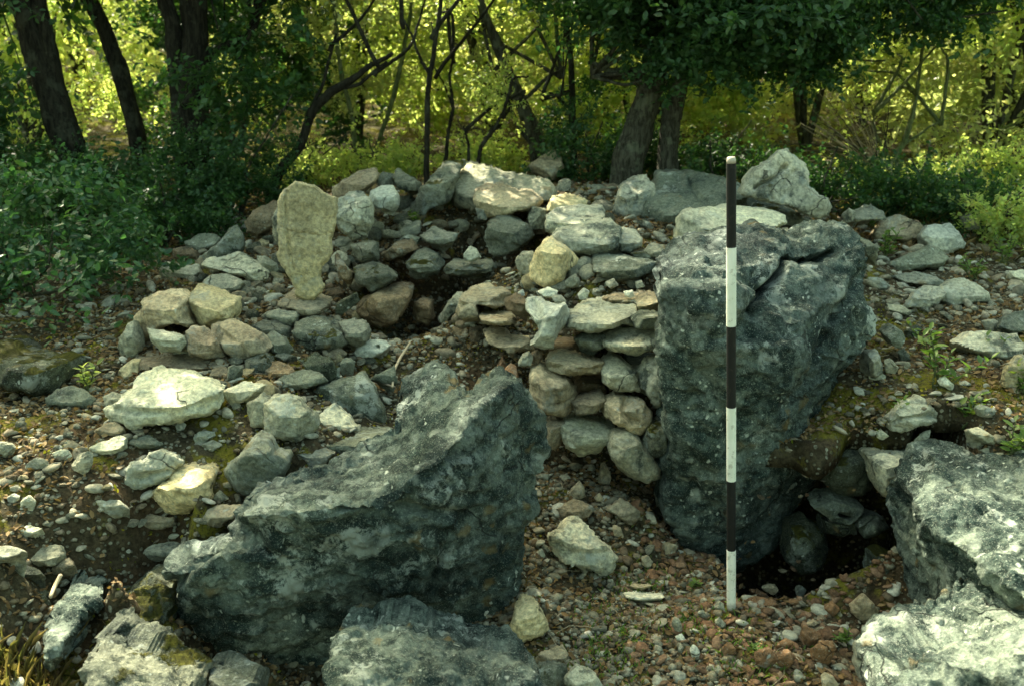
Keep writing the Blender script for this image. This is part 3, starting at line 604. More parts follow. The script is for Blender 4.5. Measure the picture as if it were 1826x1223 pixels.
rock('P', '525,792 550,778 590,772 650,768 690,770 700,788 650,802 600,808 540,810', 'darkl', 'long low grey slab just behind the great boulder', 'slab', Y=2.6, T=.09)
rock('D', '445,1175 500,1145 600,1115 630,1125 620,1165 560,1210 480,1208', 'pale', 'pale thin slab lying on the left slope below the large pale slab', 'slab')
rock('D', '475,1090 530,1055 580,1050 625,1080 600,1115 510,1115', 'tan', 'tan stone just below the left end of the large pale slab')
rock('D', '875,1070 905,1040 930,1060 920,1088 885,1095', 'white', 'small white egg-shaped stone below the large pale slab')
rock('D', '965,1125 1000,1090 1070,1100 1080,1128 1010,1155 975,1150', 'pale', 'pale rounded stone on the open slope right of the white egg-shaped one')
rock('D', '650,1125 740,1110 820,1155 780,1178 700,1175 650,1158', 'darkl', 'flat dark stone half sunk in the slope below the large pale slab')
rock('D', '1010,1155 1060,1140 1110,1160 1070,1190 1020,1185', 'grey', 'small grey stone in front of the pale rounded one')
rock('P', '525,682 560,665 590,692 572,728 530,712', 'brown', 'small mossy brown stone behind the flat blue-grey block', Y=2.98, T=.05)
rock('P', '440,722 470,700 505,730 490,762 450,758', 'grey', 'small grey stone left of the round flat-faced one')
rock('P', '606,645 620,638 633,650 630,668 612,672', 'darkl', 'small dark grey stone on the soil left of the chamber hole')
rock('P', '533,640 562,628 588,636 600,655 602,672 585,682 566,664 545,660', 'mossy', 'mossy brown stone behind the grey block with the sunlit edge')
rock('G', '-40,20 0,20 40,35 80,75 40,95 -40,95', 'grey', 'grey stone on the left edge of the photo halfway down')
# left slope
rock('G', '615,240 625,160 650,130 700,110 730,75 790,65 860,95 890,130 860,155 840,190 760,240 690,252', 'pale', 'broad worn greyish slab with a hollow in it on the left slope', 'slab', k=.9, cuts=4, cracks=[('690,200 750,180 820,170', 6, .015)])
rock('G', '720,288 780,240 840,200 870,150 960,140 1010,180 1030,230 1035,300 1020,335 970,360 920,378 830,372 760,352 735,320', 'cream', 'bright yellowish block with a shaded front on the left slope', 'slab', T=.13, n=3.6, cuts=5)
rock('P', '404,838 428,818 440,795 458,775 478,785 488,805 510,812 516,825 505,850 490,870 470,882 445,889 425,877 412,857', 'darkl', 'pyramid-shaped dark grey stone behind the great boulder', 'stone', Y=2.38, T=.1)
rock('G', '1430,90 1500,70 1600,50 1640,80 1600,130 1500,168 1440,132', 'grey', 'grey lump resting against the back of the great boulder', Y=2.5, T=.06)
rock('G', '1500,165 1550,155 1595,150 1590,180 1540,205', 'white', 'small white flake behind the crest of the great boulder', Y=2.4, T=.03)
rock('G', '1040,305 1080,262 1125,300 1080,320', 'grey', 'little grey triangular stone right of the bright yellowish block')
rock('G', '990,400 1060,340 1130,330 1190,330 1140,400 1080,435 1010,425', 'tan', 'tan stone with a dark mossy hollow touching the left end of the great boulder')
rock('G', '470,312 530,298 590,310 630,350 600,392 560,405 500,345', 'grey', 'grey stone on the slope below the broad worn slab')
rock('G', '100,315 140,285 175,320 160,368 120,355', 'pale', 'small pale stone with a notch near the left edge')
rock('G', '35,295 65,278 95,295 80,320 45,318', 'white', 'very small white stone near the left edge')
rock('G', '130,128 170,100 235,110 235,142 180,156 135,152', 'grey', 'oval light grey stone near the left edge')
rock('G', '250,78 290,60 330,60 360,85 330,113 270,113', 'pale', 'pale lumpy stone beside the oval light grey one')
rock('G', '375,90 430,68 460,95 460,140 420,178 370,152 350,135', 'grey', 'two-humped grey stone left of the broad worn slab')
rock('G', '80,595 130,555 200,530 290,535 300,580 270,622 190,635 120,615', 'grey', 'grey leaf-shaped stone low on the left slope')
rock('G', '-60,560 0,535 40,535 100,550 120,560 60,602 -40,615', 'grey', 'grey stone at the left edge above the rock spur')
rock('G', '230,655 290,615 340,590 360,630 310,668 250,675', 'tan', 'tan stone against the top of the steep rock spur')
rock('G', '55,655 120,625 190,650 205,672 120,685 60,675', 'greyd', 'flat dull stone below the grey leaf-shaped one')
rock('G', '85,452 150,430 210,445 190,472 130,490', 'pale', 'thin pale stone on the left slope above the leaf-shaped one')
rock('G', '660,378 720,360 760,385 850,395 860,422 800,440 730,450 690,435', 'tan', 'mossy-fronted low stone below the bright yellowish block')
rock('G', '680,565 750,515 830,500 930,520 920,555 850,565 810,595 740,605 690,595', 'speck', 'low rock shelf with a dark front near the left end of the great boulder')
# the ridge behind
rock('B', '-20,930 0,920 60,890 150,850 185,845 205,880 180,925 120,965 50,980 -10,1000', 'tan', 'long tan stone lying slantwise on the ridge behind the standing slab', Y=4.2, T=.12)
rock('P', '596,372 602,356 625,343 648,345 658,365 663,400 655,422 630,428 608,412 597,392', 'speck', 'upright pale grey block right behind the standing slab', Y=3.95, T=.1)
rock('B', '160,990 180,950 230,930 280,930 310,980 310,1030 270,1058 200,1043 165,1015', 'white', 'small roundish white stone on the ridge right of the pale grey block', Y=4.1, T=.08)
rock('B', '190,895 230,865 285,875 295,925 250,940 205,930', 'greyd', 'dim stone on the ridge between the slanting tan stone and the dark triangular one', Y=4.4, T=.08)
rock('B', '280,890 310,850 350,870 420,920 430,955 350,965 305,935', 'greyd', 'dark triangular stone on the ridge top', Y=4.35, T=.1)
rock('B', '365,1045 420,970 480,880 540,830 640,820 610,890 590,960 560,1010 480,1050 400,1095 370,1085', 'greyd', 'brownish grey boulder at the left end of the long ridge boulder', 'boulder', Y=4.35, T=.2)
rock('B', '580,1000 600,900 640,840 690,825 760,835 830,870 900,885 980,890 1060,920 1095,960 1085,1005 1000,1020 900,1045 700,1060 620,1050', 'grey', 'longest sloping boulder on the ridge in the middle of the photo', 'boulder', Y=4.4, T=.25)
rock('B', '695,1005 710,950 760,925 830,925 900,945 970,960 1015,1000 1000,1030 900,1062 800,1085 720,1055', 'tan', 'sunlit block with a brown left face in front of the longest ridge boulder', 'boulder', Y=4.1, T=.16)
rock('B', '940,880 980,820 1030,780 1085,750 1120,770 1130,840 1080,910 1000,895', 'tan', 'slanting pointed stone standing behind the ridge at the foot of the leaning trunk', Y=4.9, T=.12)
rock('B', '1410,990 1430,940 1490,890 1545,880 1590,930 1600,980 1560,1030 1550,1100 1480,1135 1420,1115 1395,1060', 'speck', 'pale peaked boulder at the foot of the thick oak', 'boulder', Y=4.2, T=.14)
rock('P', '1146,395 1155,355 1172,330 1178,312 1215,307 1260,312 1300,320 1330,332 1332,368 1300,378 1250,388 1215,402 1170,410', 'darkl', 'large blocky blue-grey boulder on the ridge right of the oak trunks', 'boulder', Y=4.1, T=.2, n=3.6, cracks=[('1232,318 1245,350 1270,375', 4, .03)])
rock('B', '695,1045 740,1060 755,1100 715,1100', 'grey', 'small grey stone under the sunlit block on the ridge', Y=3.95, T=.04)
rock('C', '400,965 430,920 490,850 550,810 600,765 640,758 690,785 740,820 750,870 750,930 800,970 845,985 855,1030 840,1080 790,1103 740,1080 680,1050 600,1020 500,995', 'speck', 'pale grey heart-shaped boulder tilted on the ridge right of the pole', 'boulder', Y=3.95, T=.12, rough=.7, rnd=.08, facets=[(.5,.9,.0),(-1.5,.5,-.3),(1.5,-.6,-.42)],
     cracks=[('490,950 560,890 640,830', 4, .035), ('555,940 562,1000', 3, .02), ('680,850 650,890 630,920', 3, .015)])
rock('C', '395,990 500,1000 620,1030 740,1085 790,1110 700,1150 620,1130 500,1070 395,1050', 'greyd', 'dark slab in shadow under the heart-shaped boulder', 'slab', Y=4.05, T=.16)
rock('C', '95,1160 110,1100 150,1060 250,1050 330,1045 450,1050 560,1060 620,1080 625,1110 590,1140 530,1145 400,1180 250,1210 130,1225 100,1210', 'pale', 'long pale block lying across behind the tallest boulder', 'boulder', Y=3.5, T=.16, n=3.8)
rock('C', '530,1150 640,1138 680,1170 650,1210 540,1210', 'tan', 'short tan stone at the right end of the long pale block', Y=3.45, T=.08)
rock('C', '930,1115 990,1060 1060,1025 1120,1060 1135,1105 1060,1100 980,1120', 'grey', 'grey arched stone above the brown slab on the right', Y=4.1, T=.09)
rock('F', '1080,105 1110,50 1180,20 1280,35 1325,75 1290,120 1240,145 1180,135 1100,140', 'tan', 'tan-brown flat slab left of the pinkish pale block on the right', 'slab')
rock('F', '1310,115 1345,65 1450,58 1490,90 1525,150 1520,182 1440,204 1370,174 1330,145', 'white', 'pinkish pale angular block on the right rubble slope', 'stone')
rock('C', '1515,1095 1560,1070 1595,1100 1585,1145 1540,1155 1518,1125', 'grey', 'small grey stone in the grass at the far right', Y=4.3, T=.06)
rock('C', '915,1085 950,1045 980,1060 965,1105 930,1115', 'grey', 'small stone right below the heart-shaped boulder', Y=4.0, T=.05)
# stones in the middle
rock('E', '110,465 200,395 280,370 350,370 370,400 350,480 290,545 220,580 150,535 100,492', 'brown', 'large rounded brown stone in the back wall of the chamber hole', 'stone', Y=3.65, T=.16)
rock('E', '345,255 400,195 450,185 500,210 530,260 505,310 430,325 360,310', 'greyd', 'pitted dark stone on the far rim of the chamber hole', Y=3.85, T=.12)
rock('E', '540,285 570,240 620,235 700,240 770,230 800,275 770,305 680,318 600,315 550,305', 'greyd', 'flat layered shell-like stone on the far rim of the hole', 'slab', Y=3.8, T=.13, cracks=[('560,280 640,258 760,262', 4, .015)])
rock('E', '635,205 665,170 700,185 725,228 680,245 640,240', 'pale', 'small pale stone sitting on the shell-like slab', Y=3.78, T=.05)
rock('E', '760,60 810,15 860,5 920,40 980,80 990,115 960,155 900,190 830,205 770,200 750,130', 'greyd', 'dome-shaped dappled boulder in the middle above the hole', 'boulder', Y=3.95, T=.15)
rock('B', '955,1095 980,1040 1050,1055 1065,1110 1040,1145 970,1140', 'greyd', 'dark rounded stone left of the lichened block group', Y=4.0, T=.09)
rock('E', '1000,200 1040,140 1080,125 1130,170 1200,230 1205,268 1150,292 1130,342 1050,362 970,332 970,280 985,250', 'cream', 'glossy cream wedge with a sunlit top in the middle of the photo', 'stone', Y=3.45, T=.12, n=3.4, cuts=4, rough=.7)
rock('E', '1085,130 1120,85 1200,60 1300,50 1380,45 1420,80 1410,170 1360,202 1260,222 1180,212 1120,180 1100,155', 'speck', 'big whitish lichened block right of the cream wedge', 'boulder', Y=3.6, T=.14)
rock('E', '1395,95 1440,75 1500,85 1535,130 1530,165 1480,195 1430,190 1405,150', 'speck', 'knobbly white stone at the right end of the whitish lichened block', Y=3.6, T=.09)
rock('B', '1050,1080 1100,1040 1160,1030 1250,1030 1320,1035 1345,1080 1310,1125 1240,1155 1160,1160 1100,1175 1055,1155', 'speck', 'pale lichened block resting behind the big whitish one', 'boulder', Y=3.8, T=.13)
rock('B', '1050,1060 1090,990 1150,970 1220,985 1250,1010 1240,1040 1160,1045 1090,1060', 'cream', 'yellow stone glowing in a patch of sun above the lichened blocks', 'stone', Y=4.05, T=.12)
rock('E', '1285,290 1290,215 1360,205 1450,215 1560,230 1605,252 1580,300 1480,335 1400,345 1335,315', 'darkl', 'long grey stone left of the top of the tallest boulder', 'stone', Y=3.4, T=.11)
rock('E', '1543,190 1580,150 1640,165 1680,200 1660,228 1580,224', 'grey', 'rounded grey cobble beside the top of the tallest boulder', Y=3.5, T=.06)
rock('E', '893,240 930,200 990,195 985,250 968,305 920,295', 'grey', 'grey stone just left of the cream wedge', Y=3.55, T=.07)
rock('E', '1480,205 1540,195 1600,215 1590,240 1500,230', 'greyd', 'thin grey stone on top of the long grey one', Y=3.5, T=.05)
# dry-stone wall
rock('E', '1145,570 1180,500 1250,470 1350,440 1480,445 1505,480 1495,560 1400,578 1280,594 1195,585', 'speck', 'long capping slab with a pale top on the dry-stone wall', 'slab', Y=3.0, T=.14, n=4, cuts=4)
rock('E', '1480,535 1530,495 1610,500 1630,570 1560,580 1500,575', 'darkl', 'flat dark stone wedged between the capping slab and the tallest boulder', 'slab', Y=2.95, T=.1)
rock('E', '1330,430 1420,405 1540,400 1625,420 1625,500 1520,498 1490,450 1400,440', 'tan', 'crumbly layered ledge on top of the wall against the tallest boulder', 'slab', Y=3.12, T=.11)
rock('E', '955,440 1000,430 1060,460 1150,460 1170,540 1110,600 1095,640 1088,680 1020,675 960,660 985,640 1010,590 985,540 955,490', 'white', 'angular white corner stone at the left end of the capping slab', 'stone', Y=2.96, T=.11, n=3.6, cracks=[('985,450 1015,540 1010,600', 6, .03)])
rock('E', '1185,625 1250,600 1340,615 1355,670 1290,695 1220,665', 'darkl', 'small dark block second course of the wall', Y=2.98, T=.08)
rock('E', '1335,605 1400,580 1500,578 1605,580 1625,630 1590,685 1500,715 1400,705 1340,675', 'speck', 'whitish block in the second course of the wall', 'stone', Y=2.93, T=.12, n=3.8)
rock('E', '1050,755 1060,735 1080,710 1130,680 1200,690 1270,735 1335,750 1330,795 1260,805 1150,805 1070,795', 'tan', 'roof-shaped stone with a pale peak in the wall', 'stone', Y=2.93, T=.1, cracks=[('1080,765 1200,775 1320,770', 4, .015)])
rock('E', '1335,760 1380,705 1440,740 1480,780 1560,790 1575,870 1550,912 1490,885 1420,885 1335,845', 'speck', 'square white lichened block in the third course of the wall', 'stone', Y=2.92, T=.11)
rock('E', '1500,800 1560,750 1640,715 1680,800 1690,960 1640,970 1590,960 1545,880', 'speck', 'tilted white block jammed against the tallest boulder', 'stone', Y=2.86, T=.1)
rock('E', '970,930 975,860 985,780 1020,765 1060,800 1150,840 1200,900 1195,975 1140,1008 1060,998 1000,968', 'tan', 'tall triangular brown stone at the lower left of the wall', 'stone', Y=2.88, T=.11, cracks=[('1055,830 1090,900 1110,960', 6, .02)])
rock('E', '1185,945 1250,910 1330,895 1350,940 1300,995 1205,1008', 'tan', 'small reddish-tan wedge right of the tall triangular stone', Y=2.85, T=.08)
rock('E', '1345,955 1400,910 1470,930 1540,950 1575,1000 1565,1060 1520,1115 1465,1092 1435,1055 1400,1052 1340,1022', 'tan', 'knuckle-shaped pale brown stone low in the wall', 'stone', Y=2.82, T=.1, cracks=[('1455,940 1450,1010 1480,1050', 7, .035)])
rock('E', '1120,1080 1150,1045 1200,1028 1300,1040 1380,1060 1395,1110 1345,1155 1300,1185 1230,1208 1150,1175', 'pale', 'broad pale stone with a ragged lower edge at the foot of the wall', 'stone', Y=2.84, T=.11)
rock('E', '1030,1050 1090,1035 1145,1050 1140,1120 1100,1188 1035,1165', 'tan', 'tan stone between the great boulder and the broad pale stone', Y=2.86, T=.09)
rock('P', '1084,800 1095,775 1120,768 1140,785 1155,810 1180,832 1178,850 1155,860 1130,852 1105,837 1092,817', 'grey', 'bluish white stone hanging low over the rubble floor', 'stone', Y=2.76, T=.1)
rock('E', '1525,1150 1575,1060 1640,1025 1680,1100 1670,1215 1560,1215', 'greyd', 'dark rounded stone low between the wall and the tallest boulder', Y=2.78, T=.1)
rock('E', '908,752 930,710 965,695 985,720 972,758 935,770', 'grey', 'small bluish round stone in the left edge of the wall', Y=2.92, T=.04)
rock('E', '972,705 1010,685 1035,705 1012,755 978,745', 'brown', 'small brown stone beside the bluish round one in the wall', Y=2.95, T=.04)
rock('E', '1440,700 1500,715 1620,690 1640,740 1560,770 1490,790 1450,740', 'greyd', 'dark shadowed stone behind the third course of the wall', Y=3.1, T=.1)
rock('E', '1190,800 1330,800 1350,900 1250,915 1200,880', 'brown', 'recessed brown stone in shadow between the wall courses', Y=3.1, T=.1)
rock('E', '1190,590 1340,575 1420,600 1340,625 1200,630', 'brown', 'thin recessed stone under the capping slab', Y=3.12, T=.08)
rock('E', '1120,985 1200,990 1340,1000 1330,1050 1190,1040 1100,1040', 'brown', 'dark packing stone above the broad pale stone at the wall foot', Y=3.05, T=.1)
rock('E', '1060,640 1190,630 1220,690 1130,700 1070,720', 'brown', 'brown packing stone under the white corner stone', Y=3.12, T=.1)
# chamber mouth, left of the wall
rock('E', '595,660 580,570 620,585 665,575 695,640 662,685 645,720 600,750 596,700', 'brown', 'narrow brown pillar-like stone in the wall of the hole', 'stone', Y=3.42, T=.08)
rock('E', '715,505 800,503 880,508 905,548 820,565 730,550', 'tan', 'brown shelf-like slab jutting over the chamber hole', 'slab', Y=3.2, T=.14)
rock('E', '620,430 680,385 800,380 865,400 860,460 770,475 700,468 715,505 720,540 640,545 600,500', 'tan', 'thick layered overhanging ledge above the chamber hole', 'slab', Y=3.4, T=.18, cracks=[('630,470 700,440 850,430', 6, .03), ('640,410 760,405 860,415', 4, .015)])
rock('E', '512,520 560,450 600,400 630,400 625,470 585,515 540,555 515,550', 'grey', 'grey knobby stone at the back corner of the chamber hole', Y=3.6, T=.09)
rock('E', '745,590 830,598 880,630 960,635 980,685 900,690 882,718 840,690 760,655', 'tan', 'jagged brown stone below the shelf-like slab', 'stone', Y=3.12, T=.12)
rock('E', '685,705 730,680 775,680 765,712 705,728', 'brown', 'small jutting brown stone deep in the chamber hole', Y=3.35, T=.05)
rock('E', '845,445 900,405 950,440 975,480 950,540 900,510 855,490', 'brown', 'brown stone between the overhanging ledge and the white corner stone', Y=3.15, T=.1)
rock('E', '665,585 745,570 760,650 700,660 670,630', 'brown', 'brown stone beside the pillar-like stone in the hole wall', Y=3.38, T=.08)
rock('E', '840,790 870,765 900,780 915,850 870,860 845,830', 'rust', 'narrow reddish stone just behind the crest of the great boulder', Y=2.95, T=.06)
rock('E', '795,790 830,720 850,760 840,830 800,830', 'rust', 'reddish upright splinter at the bottom of the chamber hole', Y=3.05, T=.05)
rock('E', '390,450 430,425 485,440 490,520 460,560 400,540 380,500', 'brown', 'red-brown earthy stone in the back wall of the hole', Y=3.75, T=.08)
rock('E', '75,160 150,140 205,150 205,230 130,245 78,212', 'greyd', 'dull grey stone right of the middle of the standing slab', Y=3.8, T=.08)
rock('E', '225,205 300,150 380,125 405,180 335,215 260,235', 'brown', 'brown elongated stone on the slope behind the hole', Y=3.95, T=.09)
rock('E', '415,115 480,70 540,90 610,100 585,145 520,165 450,145', 'grey', 'light grey angular stone on the slope below the ridge', Y=4.0, T=.08)
rock('E', '320,130 360,112 425,130 405,158', 'darkl', 'small bluish stone left of the light grey angular one', Y=4.0, T=.05)
rock('E', '85,275 180,248 250,268 300,320 262,355 180,395 118,355 88,315', 'greyd', 'broad dull stone left of the large rounded brown one', 'stone', Y=3.7, T=.12)
rock('E', '-5,455 100,400 115,445 0,520', 'mossy', 'dark tilted slab in shadow left of the large rounded brown stone', 'slab', Y=3.55, T=.06)
rock('E', '0,200 40,260 85,300 60,345 10,330 -10,270', 'brown', 'small brown stone below the small grey block by the standing slab', Y=3.7, T=.05)
rock('E', '165,830 220,800 290,760 305,855 230,850', 'darkl', 'thin blue-grey slate lying by the curved twig', 'slab', Y=3.0, T=.03)
rock('E', '1000,400 1060,375 1112,395 1080,425 1020,425', 'white', 'small white wedge on top of the wall', Y=3.15, T=.04)
rock('E', '1208,412 1245,376 1268,395 1257,428 1220,432', 'white', 'small white pointed stone on top of the wall', Y=3.15, T=.03)
rock('E', '908,400 935,383 944,410 922,428', 'white', 'tiny white stone left of the small white wedge', Y=3.25, T=.02)
rock('E', '1438,397 1485,388 1492,416 1450,422', 'white', 'small white chip on the crumbly ledge', Y=3.13, T=.025)
rock('E', '1143,345 1200,308 1222,340 1212,372 1150,375', 'grey', 'grey cobble on the gravel behind the wall', Y=3.35, T=.05)
rock('E', '1348,350 1390,330 1412,360 1372,380', 'grey', 'small grey cobble right of the grey one behind the wall', Y=3.3, T=.03)
rock('E', '1498,348 1530,338 1545,365 1502,375', 'pale', 'little pale stone near the tallest boulder behind the wall', Y=3.3, T=.03)
rock('E', '1080,415 1130,415 1150,440 1100,450', 'grey', 'flat small stone in front of the white pointed one', Y=3.08, T=.03)
# right side
rock('F', '1155,245 1230,215 1290,190 1350,168 1410,185 1455,238 1400,275 1280,285 1200,295', 'darkl', 'triangular blue-grey stone behind the right rubble slope', 'stone')
rock('F', '1280,395 1330,365 1400,370 1440,400 1405,440 1360,475 1238,470 1250,432', 'speck', 'pale curved stone left of the big pale knob on the right', 'stone')
rock('F', '1425,375 1480,330 1530,325 1580,350 1640,400 1645,442 1560,455 1470,465 1440,445 1395,430', 'speck', 'big pale knobbed stone on the right slope', 'stone')
rock('F', '1160,315 1250,300 1350,310 1430,350 1400,370 1250,355', 'grey', 'long thin grey slab above the pale curved stone', 'slab')
rock('F', '1045,322 1100,325 1158,368 1130,384 1048,374', 'grey', 'flat grey stone close to the right shoulder of the tallest boulder', 'stone')
rock('F', '1475,645 1560,600 1680,595 1780,610 1825,662 1800,725 1700,730 1600,710 1530,665', 'speck', 'large pale slab above the leafy plants on the right', 'slab', k=1.1)
rock('F', '1700,575 1720,520 1780,500 1860,500 1900,530 1880,610 1770,605', 'darkl', 'dark grey stone at the right edge above the large pale slab', 'stone')
rock('F', '1615,545 1680,530 1708,560 1700,600 1640,595', 'grey', 'small pale grey stone touching the dark grey one at the right', 'stone')
rock('F', '1728,835 1750,770 1790,720 1850,720 1900,760 1900,860 1826,875 1740,874', 'cream', 'bright cream block at the right edge', 'stone')
rock('F', '1145,1022 1200,970 1260,930 1300,925 1350,960 1388,1002 1378,1045 1300,1065 1220,1095 1165,1085', 'speck', 'faceted pale crystal-shaped stone right of the tallest boulder', 'stone', n=3.4, cracks=[('1150,1050 1240,1030 1380,1020', 4, .015)])
rock('F', '1218,1182 1280,1160 1340,1165 1368,1187 1320,1212 1240,1204', 'pale', 'thin pale flake above the flat-topped right boulder', 'slab', T=.05)
rock('F', '1080,1092 1110,1085 1148,1117 1110,1133 1088,1122', 'pale', 'small pale stone left of the thin pale flake')
rock('F', '1045,700 1080,680 1110,720 1120,800 1080,825 1045,785', 'grey', 'upright grey stone in the shade right of the tallest boulder', Y=2.85, T=.06)
rock('F', '1128,742 1160,728 1198,770 1182,804 1135,794', 'grey', 'rounded grey stone beside the upright one in the shade')
rock('F', '1045,800 1090,790 1140,820 1100,840 1050,825', 'pale', 'pale flat stone at the foot of the upright one in the shade')
rock('F', '1115,602 1170,565 1228,600 1182,665 1138,645', 'darkl', 'dark bluish stone behind the right shoulder of the tallest boulder', Y=3.05, T=.07)
rock('F', '1225,595 1280,560 1325,580 1290,625 1238,625', 'mossy', 'moss-topped stone on the right slope')
rock('F', '1198,692 1230,678 1255,730 1242,755 1208,742', 'greyd', 'narrow grey stone left of the leafy plants')
rock('F', '828,1162 860,1150 892,1180 872,1212 830,1204', 'grey', 'small grey stone at the lip of the dark hollow', Y=2.72, T=.04)
rock('F', '1398,832 1430,822 1482,870 1462,890 1408,858', 'white', 'small white sliver between the leafy plants')
rock('F', '1538,1085 1600,1072 1705,1140 1682,1165 1580,1115', 'grey', 'long thin stone lying among the leafy plants at the lower right', 'slab')
rock('F', '1278,1135 1330,1095 1362,1088 1325,1135 1285,1150', 'pale', 'pale leaf-thin flake leaning above the thin pale one')
rock('F', '1578,982 1620,963 1682,990 1642,1024 1600,1014', 'grey', 'small grey stone near the right edge below the bright cream block')
rock('F', '1755,290 1820,283 1880,320 1840,348 1768,322', 'pale', 'pale stone at the right edge level with the pale knob')
rock('F', '1138,452 1200,460 1272,490 1242,508 1148,484', 'grey', 'low grey stone right beside the tallest boulder')
rock('F', '990,120 1050,140 1100,190 1080,260 1050,240', 'greyd', 'dark stone hidden behind the top right corner of the tallest boulder', Y=3.5, T=.07)
rock('J', '840,230 870,215 925,265 905,290 860,262', 'pale', 'little pale stone uphill of the faceted crystal-shaped stone')
rock('J', '1030,380 1080,370 1115,400 1090,445 1045,425', 'grey', 'grey cobble behind the middle leafy plant')
rock('J', '1060,620 1110,605 1140,640 1100,660', 'grey', 'small grey stone behind the flat-topped right boulder')
rock('J', '1235,610 1310,620 1340,660 1280,665', 'grey', 'grey stone at the right edge behind the flat-topped boulder')
# hollow: dark rock colours here add to the shade of the recess
rock('I', '735,318 780,296 860,288 950,310 1005,340 965,385 880,392 825,386 785,352', 'darkl', 'pale-rimmed flat stone with a round black pit in it, deep in the dark hollow', 'slab', Y=2.66, T=.10, flat=1, cuts=2, cracks=[('880,335 925,335', 10, .09)])
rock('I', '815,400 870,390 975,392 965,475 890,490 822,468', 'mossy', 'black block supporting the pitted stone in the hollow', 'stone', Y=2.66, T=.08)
rock('I', '965,392 1040,370 1120,410 1135,442 1060,485 1010,495 975,435', 'darkl', 'split dark stone right of the pitted stone in the hollow', 'stone', Y=2.62, T=.08, cracks=[('990,460 1060,420 1130,400', 6, .03)])
rock('I', '1045,92 1100,80 1180,100 1225,112 1255,180 1245,292 1180,300 1105,285 1078,222 1055,150', 'speck', 'rough rock with a tan top overhanging the dark hollow', 'boulder', Y=2.62, T=.13)
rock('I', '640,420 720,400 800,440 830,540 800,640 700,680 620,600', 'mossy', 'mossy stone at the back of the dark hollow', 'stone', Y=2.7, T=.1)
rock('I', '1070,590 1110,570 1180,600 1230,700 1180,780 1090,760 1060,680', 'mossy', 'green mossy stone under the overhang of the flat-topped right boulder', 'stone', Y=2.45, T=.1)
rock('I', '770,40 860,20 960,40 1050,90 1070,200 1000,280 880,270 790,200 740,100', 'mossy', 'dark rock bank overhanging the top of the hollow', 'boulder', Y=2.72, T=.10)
rock('I', '950,820 1000,768 1045,800 1075,850 1052,905 990,895 955,862', 'tan', 'white and brown stone half sunk at the edge of the hollow floor', 'stone')
rock('I', '980,1020 1050,998 1110,1020 1165,1090 1165,1155 1080,1215 995,1205 970,1120', 'speck', 'whitish craggy stone in front of the hollow floor', 'stone')
# rubble floor
rock('I', '748,1040 800,998 850,1008 868,1042 832,1115 778,1124 752,1082', 'rust', 'largest reddish stone on the rubble floor right of the pole', 'stone')
rock('I', '690,950 720,925 790,970 800,1000 750,1035 715,1000', 'rust', 'reddish stone touching the largest one from above')
rock('I', '568,1022 620,988 662,1010 645,1042 582,1044', 'rust', 'flat reddish stone left of the largest one')
rock('I', '572,1062 640,1046 675,1082 622,1144 578,1112', 'rust', 'reddish brown lump below the flat reddish stone')
rock('I', '468,1064 540,1038 578,1090 542,1134 478,1112', 'rust', 'dark reddish stone between the pole and the reddish lump')
rock('I', '298,1052 340,1008 378,1050 342,1084', 'rust', 'small reddish stone just below the foot of the pole')
rock('I', '718,918 760,895 792,920 752,938', 'tan', 'small tan stone on the reddish rubble')
rock('I', '1152,972 1200,963 1245,990 1232,1034 1188,1022', 'rust', 'reddish stone near the pale corner boulder')
rock('I', '418,802 480,780 550,788 592,825 540,838 450,823', 'rust', 'long flat reddish flake right of the pole')
rock('I', '438,748 480,743 562,790 500,784', 'rust', 'thin slanting reddish flake at the back of the rubble floor')
rock('I', '503,732 545,722 588,727 585,748 560,772 515,748', 'tan', 'reddish stone with white ends at the back of the rubble floor')
rock('I', '638,800 690,793 704,820 650,828', 'rust', 'small reddish chip near the hollow')
rock('I', '668,742 695,726 724,750 702,788 678,774', 'grey', 'small whitish round stone at the edge of the hollow')
rock('I', '795,1175 815,1160 860,1180 885,1223 870,1260 800,1250', 'tan', 'pinkish stone at the bottom edge right of the pole')
rock('I', '812,832 850,808 888,840 852,874 818,862', 'rust', 'rounded reddish stone in front of the hollow')
rock('I', '268,832 290,805 318,820 318,850 285,864', 'grey', 'round grey pebble left of the foot of the pole')
rock('I', '272,902 295,885 328,920 312,948 280,932', 'grey', 'oval grey pebble below the round one at the foot of the pole')
rock('I', '188,855 215,848 240,880 228,900 195,885', 'grey', 'narrow grey pebble left of the round one')
rock('I', '78,982 110,968 132,1000 102,1018', 'white', 'white pebble in the pebble chain at the bottom centre')
rock('I', '148,1035 170,1025 198,1050 198,1092 160,1085', 'white', 'elongated white pebble ending the pebble chain')
rock('I', '66,885 100,900 112,962 84,962 60,920', 'grey', 'upright pebble starting the pebble chain')
rock('H', '848,962 865,905 880,850 920,800 975,815 1000,860 1038,920 1038,950 960,992 900,1014 858,988', 'cream', 'bright yellow-white stone with an orange stain right of the great boulder base', 'stone', T=.06)
rock('H', '1083,352 1120,320 1180,305 1240,328 1270,355 1240,395 1180,412 1130,422 1100,392', 'tan', 'craggy pale tan rock on the rubble slope, upper piece', 'stone')
rock('H', '1038,492 1100,475 1145,422 1200,420 1260,480 1325,520 1365,590 1362,642 1320,675 1260,662 1180,622 1130,602 1078,542', 'speck', 'craggy pitted pale rock on the rubble slope, larger lower piece', 'boulder', rough=1.4)
rock('H', '1328,358 1400,300 1440,320 1488,360 1492,392 1450,428 1390,392', 'tan', 'wedge-shaped tan stone right of the craggy pale rock', 'stone')
rock('H', '1408,764 1460,745 1520,760 1590,760 1618,786 1580,806 1500,803 1430,788', 'white', 'thin bright white flat stone left of the pole foot', 'slab', T=.05)
